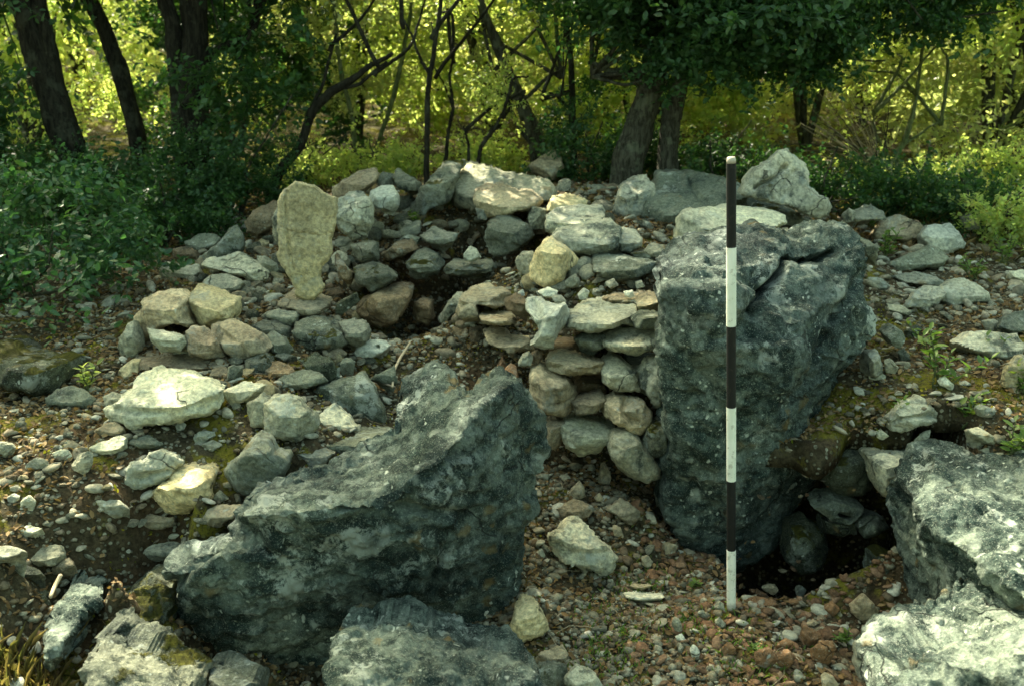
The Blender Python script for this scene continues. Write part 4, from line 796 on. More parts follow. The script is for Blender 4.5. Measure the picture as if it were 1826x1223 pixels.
rock('H', '1418,724 1480,700 1560,710 1575,732 1500,748 1430,743', 'tan', 'tan flat stone just behind the bright white one', 'slab', T=.05)
rock('H', '1498,592 1530,580 1558,612 1540,644 1502,622', 'tan', 'small pinkish stone behind the bright white flat one')
rock('H', '1288,222 1300,130 1320,122 1342,160 1352,202 1332,238', 'tan', 'pinkish stone standing on end under the wall overhang', 'stone')
rock('H', '1578,182 1610,152 1632,170 1612,198', 'grey', 'tiny grey stone at the foot of the tallest boulder')
rock('H', '1603,217 1640,198 1658,222 1632,244', 'grey', 'small round grey knob at the foot of the tallest boulder')
rock('H', '968,1104 1010,1050 1110,1020 1138,1062 1122,1114 1040,1106', 'tan', 'low tan stone at the bottom centre beside the grey broad rock', 'stone')
rock('H', '945,1180 1000,1115 1080,1105 1130,1130 1125,1260 960,1280', 'greyd', 'grey stone at the bottom edge below the low tan one', 'stone')
rock('H', '1128,1184 1180,1120 1250,1150 1322,1225 1300,1290 1138,1290', 'speck', 'whitish grey stone at the bottom edge left of the pole', 'stone')
rock('H', '1565,262 1620,248 1655,300 1655,372 1620,395 1578,332', 'greyd', 'flat grey stone leaning on the foot of the tallest boulder', 'stone')
rock('H', '1648,442 1700,460 1715,498 1668,484', 'brown', 'brown chip at the foot of the tallest boulder')
rock('H', '1268,294 1295,273 1313,300 1290,324', 'tan', 'small pinkish stone left of the wedge-shaped tan one')
rock('H', '968,578 1010,550 1028,580 1000,594', 'pale', 'small pale stone beside the edge of the great boulder')
rock('H', '1358,432 1400,450 1418,492 1370,484', 'tan', 'small tan stone below the wedge-shaped one')
rock('H', '1603,532 1640,513 1683,530 1652,572 1620,572', 'tan', 'small tan three-cornered stone left of the pole')
rock('H', '1458,657 1490,643 1513,665 1482,684', 'grey', 'small grey stone behind the tan flat one')
rock('H', '1165,250 1195,215 1215,240 1225,280 1180,300 1130,310', 'tan', 'tan stone just behind the upper craggy pale piece')

# ---------------------------------------------------------------- loose stones, gravel, litter
def inpoly(px, py, pl):
    a = pl; b = np.roll(pl, -1, 0)
    c = ((a[:, 1] > py) != (b[:, 1] > py)); x = (b[:, 0]-a[:, 0])*(py-a[:, 1])/(b[:, 1]-a[:, 1]+1e-9)+a[:, 0]
    return bool((c & (px < x)).sum() % 2)
def small_mesh(lv, seed, flat=.6):
    rg = np.random.default_rng(seed); D, F = ico(lv); V = D*rg.uniform(.7, 1.2, 3)*(1, 1, flat)
    for _ in range(7):
        n_ = rg.normal(size=3); n_ /= np.linalg.norm(n_); d = V@n_; m = d.max()*rg.uniform(.6, .85); V = V-np.maximum(d-m, 0)[:, None]*n_
    V = V*(1+.10*fbm(V*1.7+seed, 2, 3))[:, None]+.02*noise(V*6, 5)[:, None]*D; return V, F
SMALL = []
for k in range(14):
    V, F = small_mesh(3, 100+k, RNG.uniform(.45, .8)); me = mk('small_stone', V, F); me.polygons.foreach_set('use_smooth', [True]*len(me.polygons)); me.set_sharp_from_angle(angle=R(35)); SMALL.append(me)
SMALLM = {}
def place_small(px, py, s, mat, label, group, nm='small_stone'):
    Y = hit(px, py)
    if Y > 6: return
    q = P(px, py, Y); k = random.randrange(14)
    if (k, mat) not in SMALLM:
        me = SMALL[k].copy(); me.materials.append(M[mat]); SMALLM[(k, mat)] = me
    o = bpy.data.objects.new(nm, SMALLM[(k, mat)]); COL.objects.link(o)
    o.location = (q[0], q[1], float(hz(q[0], q[1]))+s*.22); o.scale = (s, s*random.uniform(.7, 1), s*random.uniform(.6, 1))
    o.rotation_euler = (random.gauss(0, .3), random.gauss(0, .3), random.uniform(0, 6.3)); tag(o, label, 'stone', group)
ZONES = [((600, 370, 930, 440), 20, ('greyd', 'grey', 'brown', 'tan'), 'small dull stone on the shaded bank just below the ridge boulders', 'small stones below the ridge'),
         ((0, 640, 260, 900), 24, ('grey', 'tan', 'brown', 'pale'), 'small stone among the leaf litter at the far left', 'small stones at the far left'),
         ((10, 700, 470, 1010), 60, ('pale', 'grey', 'tan', 'grey', 'cream'), 'small loose pale or grey stone on the open left slope', 'small stones strewn over the left slope'),
         ((920, 850, 1280, 1215), 38, ('tan', 'grey', 'rust', 'grey', 'brown'), 'small tan or grey stone on the slope left of the pole foot', 'small stones of the slope left of the pole'),
         ((1310, 1040, 1560, 1215), 34, ('rust', 'rust', 'brown', 'tan'), 'small reddish stone on the rubble right of the pole foot', 'small reddish stones right of the pole'),
         ((1540, 420, 1820, 800), 50, ('grey', 'pale', 'grey', 'speck', 'tan'), 'small grey or pale stone on the slope beyond the tallest boulder', 'small stones on the right slope'),
         ((620, 400, 960, 640), 20, ('brown', 'greyd', 'tan', 'grey'), 'small brownish stone around the chamber hole', 'small stones around the hole'),
         ((930, 470, 1175, 535), 16, ('grey', 'white', 'tan', 'pale'), 'small pebble on the gravel above the dry-stone wall', 'pebbles on top of the wall'),
         ((420, 620, 700, 780), 14, ('grey', 'brown', 'tan', 'greyd'), 'small stone on the soil between the left pile and the great boulder', 'small stones behind the great boulder'),
         ((300, 420, 500, 560), 10, ('grey', 'greyd', 'brown'), 'small dim stone behind the left pile', 'small stones behind the left pile')]
for (x0, y0, x1, y1), n, mats, label, group in ZONES:
    c = 0; tries = 0
    while c < n and tries < n*8:
        tries += 1; px = random.uniform(x0, x1); py = random.uniform(y0, y1)
        if any(inpoly(px, py, pl) for pl in POLYS): continue
        Y = hit(px, py); s = (9+random.random()**2.2*19)*Y/FPX*.5
        place_small(px, py, s*1.1, random.choice(mats), label, group); c += 1
for (x0, y0, x1, y1), n, mats, label, group in [((280, 430, 690, 700), 46, ('pale', 'grey', 'cream', 'speck', 'tan', 'greyd'), 'fist-sized filler stone jammed between the larger stones of the left rubble', 'filler stones of the left rubble'),
         ((600, 335, 1160, 430), 30, ('pale', 'grey', 'tan', 'speck', 'greyd'), 'fist-sized filler stone between the boulders of the ridge', 'filler stones of the ridge'), ((930, 430, 1180, 520), 14, ('pale', 'grey', 'cream', 'speck'), 'fist-sized stone on the bank between the ridge and the dry-stone wall', 'filler stones above the wall')]:
    c = 0; tries = 0
    while c < n and tries < n*10:
        tries += 1; px = random.uniform(x0, x1); py = random.uniform(y0, y1)
        if any(inpoly(px, py, pl) for pl in POLYS) or (640 < px < 860 and py > 480): continue
        Y = hit(px, py); place_small(px, py, random.uniform(26, 50)*Y/FPX*.5, random.choice(mats), label, group, 'filler_stone'); c += 1
def loose(name, n, x0, x1, y0, y1, smin, smax, mat, lift=.25, power=2.6, keep=None, flat=.6, biasY=1.):
    D, F = ico(0); x = RNG.uniform(x0, x1, n); y = y0+(y1-y0)*RNG.random(n)**biasY
    if keep is not None: k = keep(x, y); x = x[k]; y = y[k]
    n = len(x); s = smin+(smax-smin)*RNG.random(n)**power
    B = D[None]*RNG.uniform(.65, 1.25, (n, 12, 1))*np.stack([RNG.uniform(.7, 1.3, n), RNG.uniform(.7, 1.3, n), RNG.uniform(.4, .9, n)*flat/.6], -1)[:, None]
    a = RNG.uniform(0, 6.3, n); b = RNG.normal(0, .35, n); ca, sa, cb, sb = np.cos(a)[:, None], np.sin(a)[:, None], np.cos(b)[:, None], np.sin(b)[:, None]
    X = B[..., 0]*ca-B[..., 1]*sa; Yv = B[..., 0]*sa+B[..., 1]*ca; Z = B[..., 2]; Yv, Z = Yv*cb-Z*sb, Yv*sb+Z*cb
    V = np.stack([X, Yv, Z], -1)*s[:, None, None]+np.stack([x, y, hz(x, y)+s*lift], -1)[:, None]
    Fa = (F[None]+12*np.arange(n)[:, None, None]).reshape(-1, 3); me = mk(name, V.reshape(-1, 3), Fa)
    at = me.attributes.new('rnd', 'FLOAT', 'POINT'); at.data.foreach_set('value', np.repeat(RNG.random(n), 12).astype(np.float32))
    return tag(link(name, me, mat), kind='stuff')
def chunks(name, n, x0, x1, y0, y1, smin, smax, mat, keep=None):
    x = RNG.uniform(x0, x1, n); y = RNG.uniform(y0, y1, n)
    if keep is not None: k = keep(x, y); x = x[k]; y = y[k]
    VV = []; FF = []; rr = []; ne = 0; base = [small_mesh(1, 300+k, RNG.uniform(.25, .6)) for k in range(24)]
    for i in range(len(x)):
        V, F = base[i % 24]; s = smin+(smax-smin)*random.random()**2.4; e = Euler((random.gauss(0, .3), random.gauss(0, .3), random.uniform(0, 6.3))).to_matrix()
        V = (V*(s, s*random.uniform(.6, 1), s*random.uniform(.5, 1)))@np.array(e).T+(x[i], y[i], float(hz(x[i], y[i]))+s*.15); VV.append(V); FF.append(F+ne); ne += len(V); rr += [random.random()]*len(V)
    me = mk(name, np.concatenate(VV), np.concatenate(FF)); at = me.attributes.new('rnd', 'FLOAT', 'POINT'); at.data.foreach_set('value', np.array(rr, np.float32))
    return tag(link(name, me, mat), kind='stuff')
pn = lambda x, y, s, k: noise(np.stack([x*s, y*s, 0*x], -1), k)
loose('gravel', 14000, -2.0, 2.3, 1.35, 3.6, .003, .015, M_GRAVEL, keep=lambda x, y: (pn(x, y, 3, 3) > -.45), biasY=1.1)
loose('gravel', 7000, -2.4, 2.9, 3.3, 5.4, .005, .020, M_GRAVEL, keep=lambda x, y: (pn(x, y, 3, 4) > -.25))
loose('reddish_rubble', 2200, .42, 1.15, 1.45, 2.75, .004, .017, M_REDGR, keep=lambda x, y: (hz(x, y) < .2) & (hz(x, y) > -.1), flat=.4)
loose('gravel', 7000, -.1, .6, 1.45, 2.9, .003, .014, M_GRAVEL, keep=lambda x, y: pn(x, y, 5, 6) > -.3)
chunks('loose_chips', 5200, -2.0, 2.3, 1.4, 3.7, .007, .030, M_CHIPS, keep=lambda x, y: pn(x, y, 2.5, 31) > -.35)
chunks('loose_chips', 1500, -2.2, 2.4, 3.3, 4.8, .012, .045, M_CHIPS)
chunks('reddish_chips', 800, .3, 1.05, 1.45, 2.75, .009, .028, M_REDGR, keep=lambda x, y: (hz(x, y) < .2) & (hz(x, y) > -.1))
loose('wall_gravel', 900, 0.0, .55, 3.0, 3.55, .004, .016, M_GRAVEL)
def litter(name, n, x0, x1, y0, y1, smin, smax, mat, keep=None, tilt=.5, lift=.004, asp=.5):
    x = RNG.uniform(x0, x1, n); y = RNG.uniform(y0, y1, n)
    if keep is not None: k = keep(x, y); x = x[k]; y = y[k]
    n = len(x); s = RNG.uniform(smin, smax, n); a = RNG.uniform(0, 6.3, n)
    L = np.array([[-1, 0, 0], [-.2, -asp, .18], [.5, -asp*.8, .14], [1, 0, 0], [.5, asp*.8, .14], [-.2, asp, .18]])
    V = leafset(L, np.c_[x, y, hz(x, y)+lift+s*.2], s, a, RNG.normal(0, tilt, n), RNG.normal(0, tilt, n)); me = leafmesh(name, V, n)
    return tag(link(name, me, mat), kind='stuff')
def leafset(L, pos, s, yaw, pitch, roll):
    n = len(pos); B = np.repeat(L[None], n, 0)*s[:, None, None]
    c, d = np.cos(roll)[:, None], np.sin(roll)[:, None]; X, Y, Z = B[..., 0], B[..., 1]*c-B[..., 2]*d, B[..., 1]*d+B[..., 2]*c
    c, d = np.cos(pitch)[:, None], np.sin(pitch)[:, None]; X, Z = X*c-Z*d, X*d+Z*c
    c, d = np.cos(yaw)[:, None], np.sin(yaw)[:, None]; X, Y = X*c-Y*d, X*d+Y*c
    return np.stack([X, Y, Z], -1)+pos[:, None]
def leafmesh(name, V, n, extra=None):
    F = (np.array([[0, 1, 2, 3], [0, 3, 4, 5]])[None]+6*np.arange(n)[:, None, None]).reshape(-1, 4); VV = V.reshape(-1, 3); r = np.repeat(RNG.random(n), 6)
    if extra is not None:
        EV, EF = extra; F = np.r_[F, EF+len(VV)]; VV = np.r_[VV, EV]; r = np.r_[r, np.zeros(len(EV))]
    me = mk(name, VV, F); at = me.attributes.new('rnd', 'FLOAT', 'POINT'); at.data.foreach_set('value', r.astype(np.float32)); return me
litter('leaf_litter', 44000, -2.2, 2.3, 1.5, 4.4, .005, .013, M_LITTER, keep=lambda x, y: (pn(x, y, 2.3, 8) > -.35) | ((x > -.8) & (x < .1) & (y > 3)))
litter('leaf_litter', 9000, -3.2, 3.2, 4.0, 6.2, .010, .022, M_LITTER)
litter('moss', 16000, -2.0, 2.3, 1.5, 3.6, .003, .008, M_MOSS, keep=lambda x, y: pn(x, y, 4.2, 21)+.5*pn(x, y, 13, 22) > .36, tilt=1.2, lift=.003, asp=.6)

# ---------------------------------------------------------------- ranging pole, stake, twigs
def tube(pts, rad, seg=10, cap=True, wob=0., seed=0):
    """V,F of a tapering tube along world points"""
    p = np.array(pts, float); r = np.interp(np.linspace(0, 1, len(p)), np.linspace(0, 1, len(rad)), rad)
    V = []; ref = p[-1]-p[0]; a = np.cross(ref/(np.linalg.norm(ref)+1e-9), np.array([.93, .31, .19]))
    for i in range(len(p)):
        t = p[min(i+1, len(p)-1)]-p[max(i-1, 0)]; t /= np.linalg.norm(t)+1e-9
        a = a-t*(a@t); a /= np.linalg.norm(a)+1e-9; b = np.cross(t, a)
        for k in range(seg):
            th = -2*PI*k/seg; rr = r[i]
            if wob: rr *= 1+wob*float(noise(np.array([math.cos(th)*1.3+seed, math.sin(th)*1.3, i*.14+seed]), 3))
            V.append(p[i]+rr*(a*math.cos(th)+b*math.sin(th)))
    F = [(i*seg+k, i*seg+(k+1) % seg, (i+1)*seg+(k+1) % seg, (i+1)*seg+k) for i in range(len(p)-1) for k in range(seg)]
    if cap:
        n = len(V); V += [p[0], p[-1]]; m = len(p)-1
        F += [(n, (k+1) % seg, k, k) for k in range(seg)]+[(n+1, m*seg+k, m*seg+(k+1) % seg, m*seg+(k+1) % seg) for k in range(seg)]
    return np.array(V), np.array(F)
def mkn(name, V, F):
    me = bpy.data.meshes.new(name); me.from_pydata([tuple(map(float, v)) for v in V], [], [tuple(dict.fromkeys(map(int, f))) for f in F]); me.update(); return me
pb = P(1304, 1092, 2.28); pt = P(1306, 288, 2.28); zb = pb[2]
pole = empty('ranging_pole', tuple(pb)); tag(pole, 'slim black and white banded ranging pole standing upright on the rubble before the tallest boulder', 'pole')
axis_ = np.array([pt[0]-pb[0], .012, pt[2]-pb[2]])
zz = [H0-2.28*TA(y) for y in (1092, 980, 857, 727, 583, 443, 293)]; fr = [(z-zb)/axis_[2] for z in zz]
for i in range(6):
    a, b = fr[i], fr[i+1]; rr = .0118 if i % 2 == 0 else .0113
    pp = [axis_*(a+(b-a)*k/6) for k in range(7)]; V, F = tube(pp, [rr], 24); o = link('white_band' if i % 2 == 0 else 'black_band', mkn('band', V, F), M_WHITE if i % 2 == 0 else M_BLACK, pole, smooth=True)
    o.data.set_sharp_from_angle(angle=R(40)); tag(o, label='worn white painted band' if i % 2 == 0 else 'glossy black painted band')
V, F = tube([axis_*(fr[6]+.0), axis_*(fr[6]+.006), axis_*(fr[6]+.012)], [.0108, .0108, .0085], 20); link('pole_end', mkn('pole_end', V, F), M_TIP, pole, smooth=True)
V, F = tube([axis_*-.03, axis_*0.0], [.004, .011], 16); link('pole_foot', mkn('pole_foot', V, F), M_TIP, pole, smooth=True)
def stick(name, pxs, r, mat, label, cat, seg=7, wob=.25):
    w = [P(a, b, Y) for a, b, Y in pxs]; n = 5*(len(w)-1)+1; t = np.linspace(0, len(w)-1, n); w = np.array([[np.interp(q, range(len(w)), [v[i] for v in w]) for i in range(3)] for q in t])
    w[1:-1] = (w[:-2]+2*w[1:-1]+w[2:])/4
    base = w[0].copy(); V, F = tube(w-base, r, seg, wob=wob, seed=len(w)); o = link(name, mkn(name, V, F), mat, smooth=True); o.location = base; return tag(o, label, cat)
stick('wooden_stake', [(1711, 342, 5.3), (1711, 315, 5.3), (1710, 286, 5.3)], [.013, .012], M_WOOD, 'thin pale wooden stake standing in the clearing at the far right', 'stake')
stick('twig', [(731, 612, 3.3), (712, 640, 3.15), (702, 662, 3.05), (700, 690, 2.95)], [.005, .004], M_WOOD, 'curved pale twig beside the chamber hole', 'twig')
stick('twig', [(655, 676, 3.05), (680, 682, 3.0), (704, 690, 2.95)], [.004, .0035], M_STRAW, 'straight thin twig meeting the curved one', 'twig')
stick('twig', [(108, 1025, 2.08), (98, 1045, 2.05), (90, 1064, 2.0)], [.006, .004], M_WOOD, 'pale stick lying on the rock spur in the lower left', 'twig')
stick('twig', [(335, 388, 4.6), (400, 400, 4.5), (460, 418, 4.35)], [.012, .009], M_BARK, 'dark fallen branch behind the peaked blue-grey stone', 'branch')
stick('twig', [(90, 960, 2.25), (120, 935, 2.3), (150, 905, 2.38)], [.0025, .0015], M_WOOD, 'hair-thin straw-coloured stalk on the left slope', 'twig')

# ---------------------------------------------------------------- trees and bushes
LEAF = np.array([[0, 0, 0], [.35, -.30, .10], [.75, -.26, .06], [1.08, 0, -.06], [.75, .26, .06], [.35, .30, .10]])
def spray_mesh(name, nt, ln, nl, ls, seed, spread=1.):
    rg = np.random.default_rng(seed); pos = []; yaw = []; pit = []; EV = []; EF = []; ne = 0
    for t in range(nt):
        d = rg.normal(size=3)*(1, 1, .7*spread)+(0.5, 0, .15); d /= np.linalg.norm(d); L = ln*rg.uniform(.5, 1.1); c = rg.normal(size=3)*.25
        q = np.array([d*L*u+c*L*u*u*.6 for u in np.linspace(0, 1, 6)]); V, F = tube(q, [ln*.010, ln*.003], 4, cap=False); EV.append(V); EF.append(F+ne); ne += len(V)
        for j in range(nl):
            u = rg.uniform(.2, 1.05); p = d*L*u+c*L*u*u*.6+rg.normal(0, ln*.05, 3); pos.append(p)
            yaw.append(math.atan2(d[1], d[0])+rg.normal(0, 1.1)); pit.append(rg.normal(-.05, .55))
    n = len(pos); s = ls*rg.uniform(.6, 1.2, n)
    V = leafset(LEAF*(1, rg.uniform(.9, 1.1), 1), np.array(pos), s, np.array(yaw), np.array(pit), rg.normal(0, .7, n))
    return leafmesh(name, V, n, (np.concatenate(EV), np.concatenate(EF)))
def variants(mat, nt, ln, nl, ls, k, seed, spread=1.):
    out = []
    for i in range(k):
        me = spray_mesh('leaf_spray', nt, ln, nl, ls, seed+i, spread); me.materials.append(mat); out.append(me)
    return out
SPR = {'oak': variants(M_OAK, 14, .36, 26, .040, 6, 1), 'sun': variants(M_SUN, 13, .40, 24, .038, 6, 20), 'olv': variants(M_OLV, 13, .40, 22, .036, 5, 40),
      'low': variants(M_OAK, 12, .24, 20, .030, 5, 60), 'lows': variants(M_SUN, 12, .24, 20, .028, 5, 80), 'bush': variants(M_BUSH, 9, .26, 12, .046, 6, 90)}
def spray(parent, kind, p, sc, name='leaf_spray'):
    o = bpy.data.objects.new(name, random.choice(SPR[kind])); COL.objects.link(o); o.parent = parent; o.location = p
    o.rotation_euler = (random.gauss(0, .5), random.gauss(0, .5), random.uniform(0, 6.3)); o.scale = (sc,)*3; return o
def limb(parent, name, pts, rad, mat, seg=9, wob=.22):
    w = np.array(pts, float); n = max(6, 12*(len(w)-1)+1); t = np.linspace(0, len(w)-1, n); q = np.array([np.interp(t, range(len(w)), w[:, i]) for i in range(3)]).T
    for _ in range(6): q[1:-1] = (q[:-2]+2*q[1:-1]+q[2:])/4
    q[1:-1] += RNG.normal(0, .0012, q[1:-1].shape)+.006*np.stack([noise(np.c_[np.arange(n-2)*.13, np.zeros(n-2)+k_, np.zeros(n-2)+len(w)], 5+k_) for k_ in range(3)], -1)
    V, F = tube(q, rad, seg, wob=wob, seed=random.random()*50); return link(name, mkn(name, V, F), mat, parent, smooth=True)
def tree(name, label, cat, Y, stems, crowns, kind, bark, group=None, dY=0.):
    """stems: [( [(px,py),...], [width px,...] )] first one roots the tree; crowns: (x,y,z, rx,ry,rz, n, scale) in metres"""
    s0 = stems[0][0][0]; b = P(s0[0], s0[1], Y); b[2] = min(b[2], float(gheight(np.array([[b[0], b[1]]]))[0]))
    root = empty(name, tuple(b)); tag(root, label, cat, group); tips = []
    for i, (pl, wd) in enumerate(stems):
        k = Y/(FPX*.95); nn = len(pl); w = [P(x, y, Y+dY*j/max(nn-1, 1)) for j, (x, y) in enumerate(pl)]
        if i == 0: w[0][2] = b[2]-.08
        w = [v-b for v in w]
        if pl[-1][1] <= 5:
            d = w[-1]-w[-2]; d /= np.linalg.norm(d); d = d*.6+np.array([0, 0, .5]); w += [w[-1]+d*.7, w[-1]+d*1.5+RNG.normal(0, .1, 3)]; wd = list(wd)+[wd[-1]*.7, wd[-1]*.4]
        limb(root, 'trunk' if i == 0 else 'branch', w, [x*k*.5 for x in wd], bark); tips.append(w[-1])
    for (cx, cy, cz, rx, ry, rz, n, sc) in crowns:
        c = np.array([cx, cy, cz])-b
        for k in range(3):
            e = c+RNG.normal(0, .45, 3)*(rx, ry, rz)
            a = tips[k % len(tips)]; limb(root, 'branch', [a*.9, (a+e)/2+RNG.normal(0, .08, 3), e], [.011, .004], bark, 6)
        for k in range(n):
            u = RNG.normal(size=3); u /= np.linalg.norm(u); u *= RNG.uniform(.25, 1)**.6
            spray(root, kind, c+u*(rx, ry, rz), sc*random.uniform(.75, 1.3))
    return root
# left: the dark leaning trunks
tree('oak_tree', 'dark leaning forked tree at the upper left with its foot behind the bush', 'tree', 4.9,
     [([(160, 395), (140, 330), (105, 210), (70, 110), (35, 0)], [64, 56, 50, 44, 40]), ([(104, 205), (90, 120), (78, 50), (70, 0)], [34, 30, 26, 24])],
     [(-2.5, 5.2, 2.1, 1.1, .9, .8, 27, 1.2), (-2.6, 4.7, 1.15, .55, .4, .4, 8, .8), (-2.3, 6.1, 3.6, 1.1, 1.1, .9, 5, 1.4), (-3.4, 6.9, 4.7, 1.3, 1.0, .9, 3, 1.7)], 'oak', M_BARKD)  # topmost crown lies out of view, added to shade the foreground
tree('oak_tree', 'slimmer dark tree between the leaning forked tree and the double trunk', 'tree', 5.4,
     [([(262, 345), (245, 240), (215, 130), (190, 60), (160, 0)], [34, 30, 28, 26, 24])],
     [(-2.1, 5.6, 2.3, .9, .8, .8, 20, 1.2), (-1.9, 6.3, 3.5, 1.1, 1.0, .9, 4, 1.4), (-2.5, 7.0, 4.9, 1.2, 1.0, .8, 3, 1.7)], 'oak', M_BARKD)  # last crown stands above the frame, added to block sun from the clearing
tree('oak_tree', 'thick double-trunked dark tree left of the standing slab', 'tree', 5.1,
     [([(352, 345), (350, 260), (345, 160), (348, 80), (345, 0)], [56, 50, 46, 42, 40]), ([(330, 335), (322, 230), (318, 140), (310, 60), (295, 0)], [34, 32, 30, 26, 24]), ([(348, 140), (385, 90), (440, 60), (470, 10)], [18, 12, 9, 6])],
     [(-1.5, 5.3, 2.2, .9, .8, .7, 25, 1.2), (-1.35, 5.0, 1.25, .35, .3, .3, 7, .7), (-1.3, 6.2, 3.5, 1.1, 1.1, .9, 4, 1.4), (-1.2, 5.2, 3.0, .9, .8, .7, 5, 1.4), (-1.3, 7.0, 4.8, 1.2, 1.0, .8, 3, 1.7)], 'oak', M_BARKD)  # unseen top crown added on the sun's path for foreground shade
tree('curved_sapling', 'thin crooked tree curving up to the right behind the standing slab', 'tree', 4.9,
     [([(470, 335), (500, 300), (535, 265), (556, 200), (590, 165), (650, 125), (700, 95)], [20, 18, 16, 15, 14, 10, 6]), ([(596, 162), (640, 150), (690, 110)], [8, 6, 4]), ([(556, 200), (580, 130), (600, 60)], [6, 5, 3])],
     [(-.75, 5.2, 1.75, .45, .3, .25, 7, .8)], 'olv', M_BARKD)
tree('sapling', 'straight slender sapling with a forked top in the middle of the wood', 'tree', 4.8,
     [([(759, 330), (761, 250), (763, 180), (766, 132), (778, 60), (788, 0)], [11, 10, 9, 8, 7, 6]), ([(764, 134), (750, 100), (735, 70), (715, 20)], [6, 5, 4, 3]), ([(766, 132), (775, 90), (770, 40)], [4, 3, 2])],
     [(-.35, 5.1, 2.1, .5, .4, .3, 5, .9)], 'sun', M_BARKD)
tree('sapling', 'thin sapling with a zigzag stem just right of the straight slender one', 'tree', 5.3,
     [([(785, 300), (798, 250), (808, 190), (800, 140), (812, 90)], [8, 7, 6, 5, 3]), ([(808, 190), (790, 150), (775, 120)], [4, 3, 2])], [(-.3, 5.5, 1.6, .25, .25, .2, 4, .6)], 'sun', M_BARKD)
tree('sapling', 'short dark stem leaning right above the longest ridge boulder', 'tree', 5.0,
     [([(850, 296), (858, 262), (880, 230), (903, 198)], [9, 7, 6, 4]), ([(838, 290), (832, 250), (828, 225)], [6, 4, 3])], [(.02, 5.1, 1.15, .2, .2, .15, 3, .5)], 'sun', M_BARKD)
tree('oak_tree', 'slanting rough trunk leaning to the left behind the ridge in the centre', 'tree', 5.5,
     [([(965, 290), (955, 240), (930, 185), (905, 130), (880, 70), (855, 0)], [34, 28, 24, 20, 17, 14]), ([(952, 262), (925, 225), (895, 150), (870, 110)], [11, 9, 7, 4]), ([(930, 185), (960, 150), (1005, 120)], [8, 6, 3])],
     [(.1, 5.8, 1.9, .6, .5, .35, 12, .9), (-.2, 6.4, 3.4, .9, .8, .7, 4, 1.5), (-.2, 7.0, 4.7, 1.2, 1.0, .8, 3, 1.7)], 'sun', M_BARK)  # the highest crown is unseen, added to dapple the sun in front
tree('sapling', 'upright thin dark trunk left of the thick oak', 'tree', 5.1,
     [([(1025, 345), (1022, 270), (1021, 200), (1018, 120), (1010, 40), (1005, 0)], [14, 12, 11, 10, 9, 8]), ([(1021, 200), (990, 170), (960, 160)], [5, 4, 2])],
     [(.28, 5.2, 1.72, .4, .3, .22, 10, .8), (.3, 5.0, 1.1, .12, .12, .15, 3, .5)], 'oak', M_BARKD)
tree('oak_tree', 'thick-trunked spreading oak with a broad dark crown behind the ridge', 'tree', 4.75,
     [([(1108, 365), (1115, 300), (1135, 245), (1150, 190), (1165, 120), (1180, 40), (1190, 0)], [62, 56, 50, 46, 40, 34, 30]), ([(1190, 320), (1193, 260), (1200, 200), (1215, 130), (1240, 60), (1255, 0)], [40, 36, 32, 28, 22, 18]),
      ([(1150, 160), (1120, 125), (1085, 128), (1050, 112)], [16, 12, 9, 6]), ([(1215, 130), (1290, 90), (1380, 75), (1480, 70), (1560, 66)], [16, 13, 11, 9, 6])],
     [(.98, 4.45, 1.52, .42, .3, .22, 24, .75), (.7, 4.6, 1.75, .6, .4, .35, 30, .9), (1.5, 4.8, 1.75, .6, .4, .25, 20, .8), (.5, 4.8, 1.55, .25, .25, .2, 7, .7), (.72, 4.5, 1.32, .14, .12, .08, 6, .55), (1.15, 4.6, 1.36, .35, .25, .10, 12, .6), (1.6, 4.7, 1.48, .38, .25, .14, 12, .7), (.42, 4.7, 1.46, .16, .15, .12, 6, .6), (2.1, 4.8, 1.62, .35, .25, .12, 8, .7), (1.2, 5.2, 2.6, 1.3, .9, .7, 28, 1.4), (1.0, 6.4, 4.2, 1.3, 1.0, .8, 3, 1.7)], 'oak', M_BARK)  # last crown, above the view, is added to hold sun off the foreground
tree('oak_tree', 'leafy tree overhanging the top right of the picture', 'tree', 5.6,
     [([(1860, 330), (1850, 200), (1835, 80), (1810, 0)], [30, 26, 22, 18])],
     [(2.6, 5.4, 1.85, .8, .5, .35, 26, 1.0), (2.0, 5.6, 1.9, .5, .5, .3, 14, .9), (2.9, 6.2, 2.9, 1.0, .9, .7, 5, 1.4)], 'sun', M_BARK)
tree('shrub_tree', 'slender green-stemmed shrub in the clearing at the right', 'shrub', 5.3,
     [([(1578, 345), (1592, 290), (1612, 250), (1628, 200), (1640, 150)], [14, 12, 10, 7, 4]), ([(1600, 268), (1650, 230), (1690, 210)], [6, 4, 2]), ([(1590, 290), (1560, 240), (1555, 190)], [6, 4, 2])],
     [(2.15, 5.4, 1.45, .35, .3, .2, 9, .7), (1.9, 5.4, 1.25, .2, .2, .2, 3, .6)], 'lows', M_BARKG)
tree('hazel_tree', 'pale sunlit multi-stemmed tree whose leaves fill the gap above the ridge left of centre', 'tree', 6.1,
     [([(640, 300), (630, 220), (610, 140), (600, 60), (595, 0)], [10, 9, 8, 7, 6]), ([(660, 300), (690, 210), (715, 120), (730, 40), (735, 0)], [9, 8, 7, 6, 5])],
     [(-.95, 6.4, 1.5, .55, .4, .6, 20, .75), (-.35, 6.6, 1.7, .55, .4, .45, 16, .75), (-1.4, 6.6, 1.9, .4, .4, .3, 8, .75)], 'olv', M_BARKG)
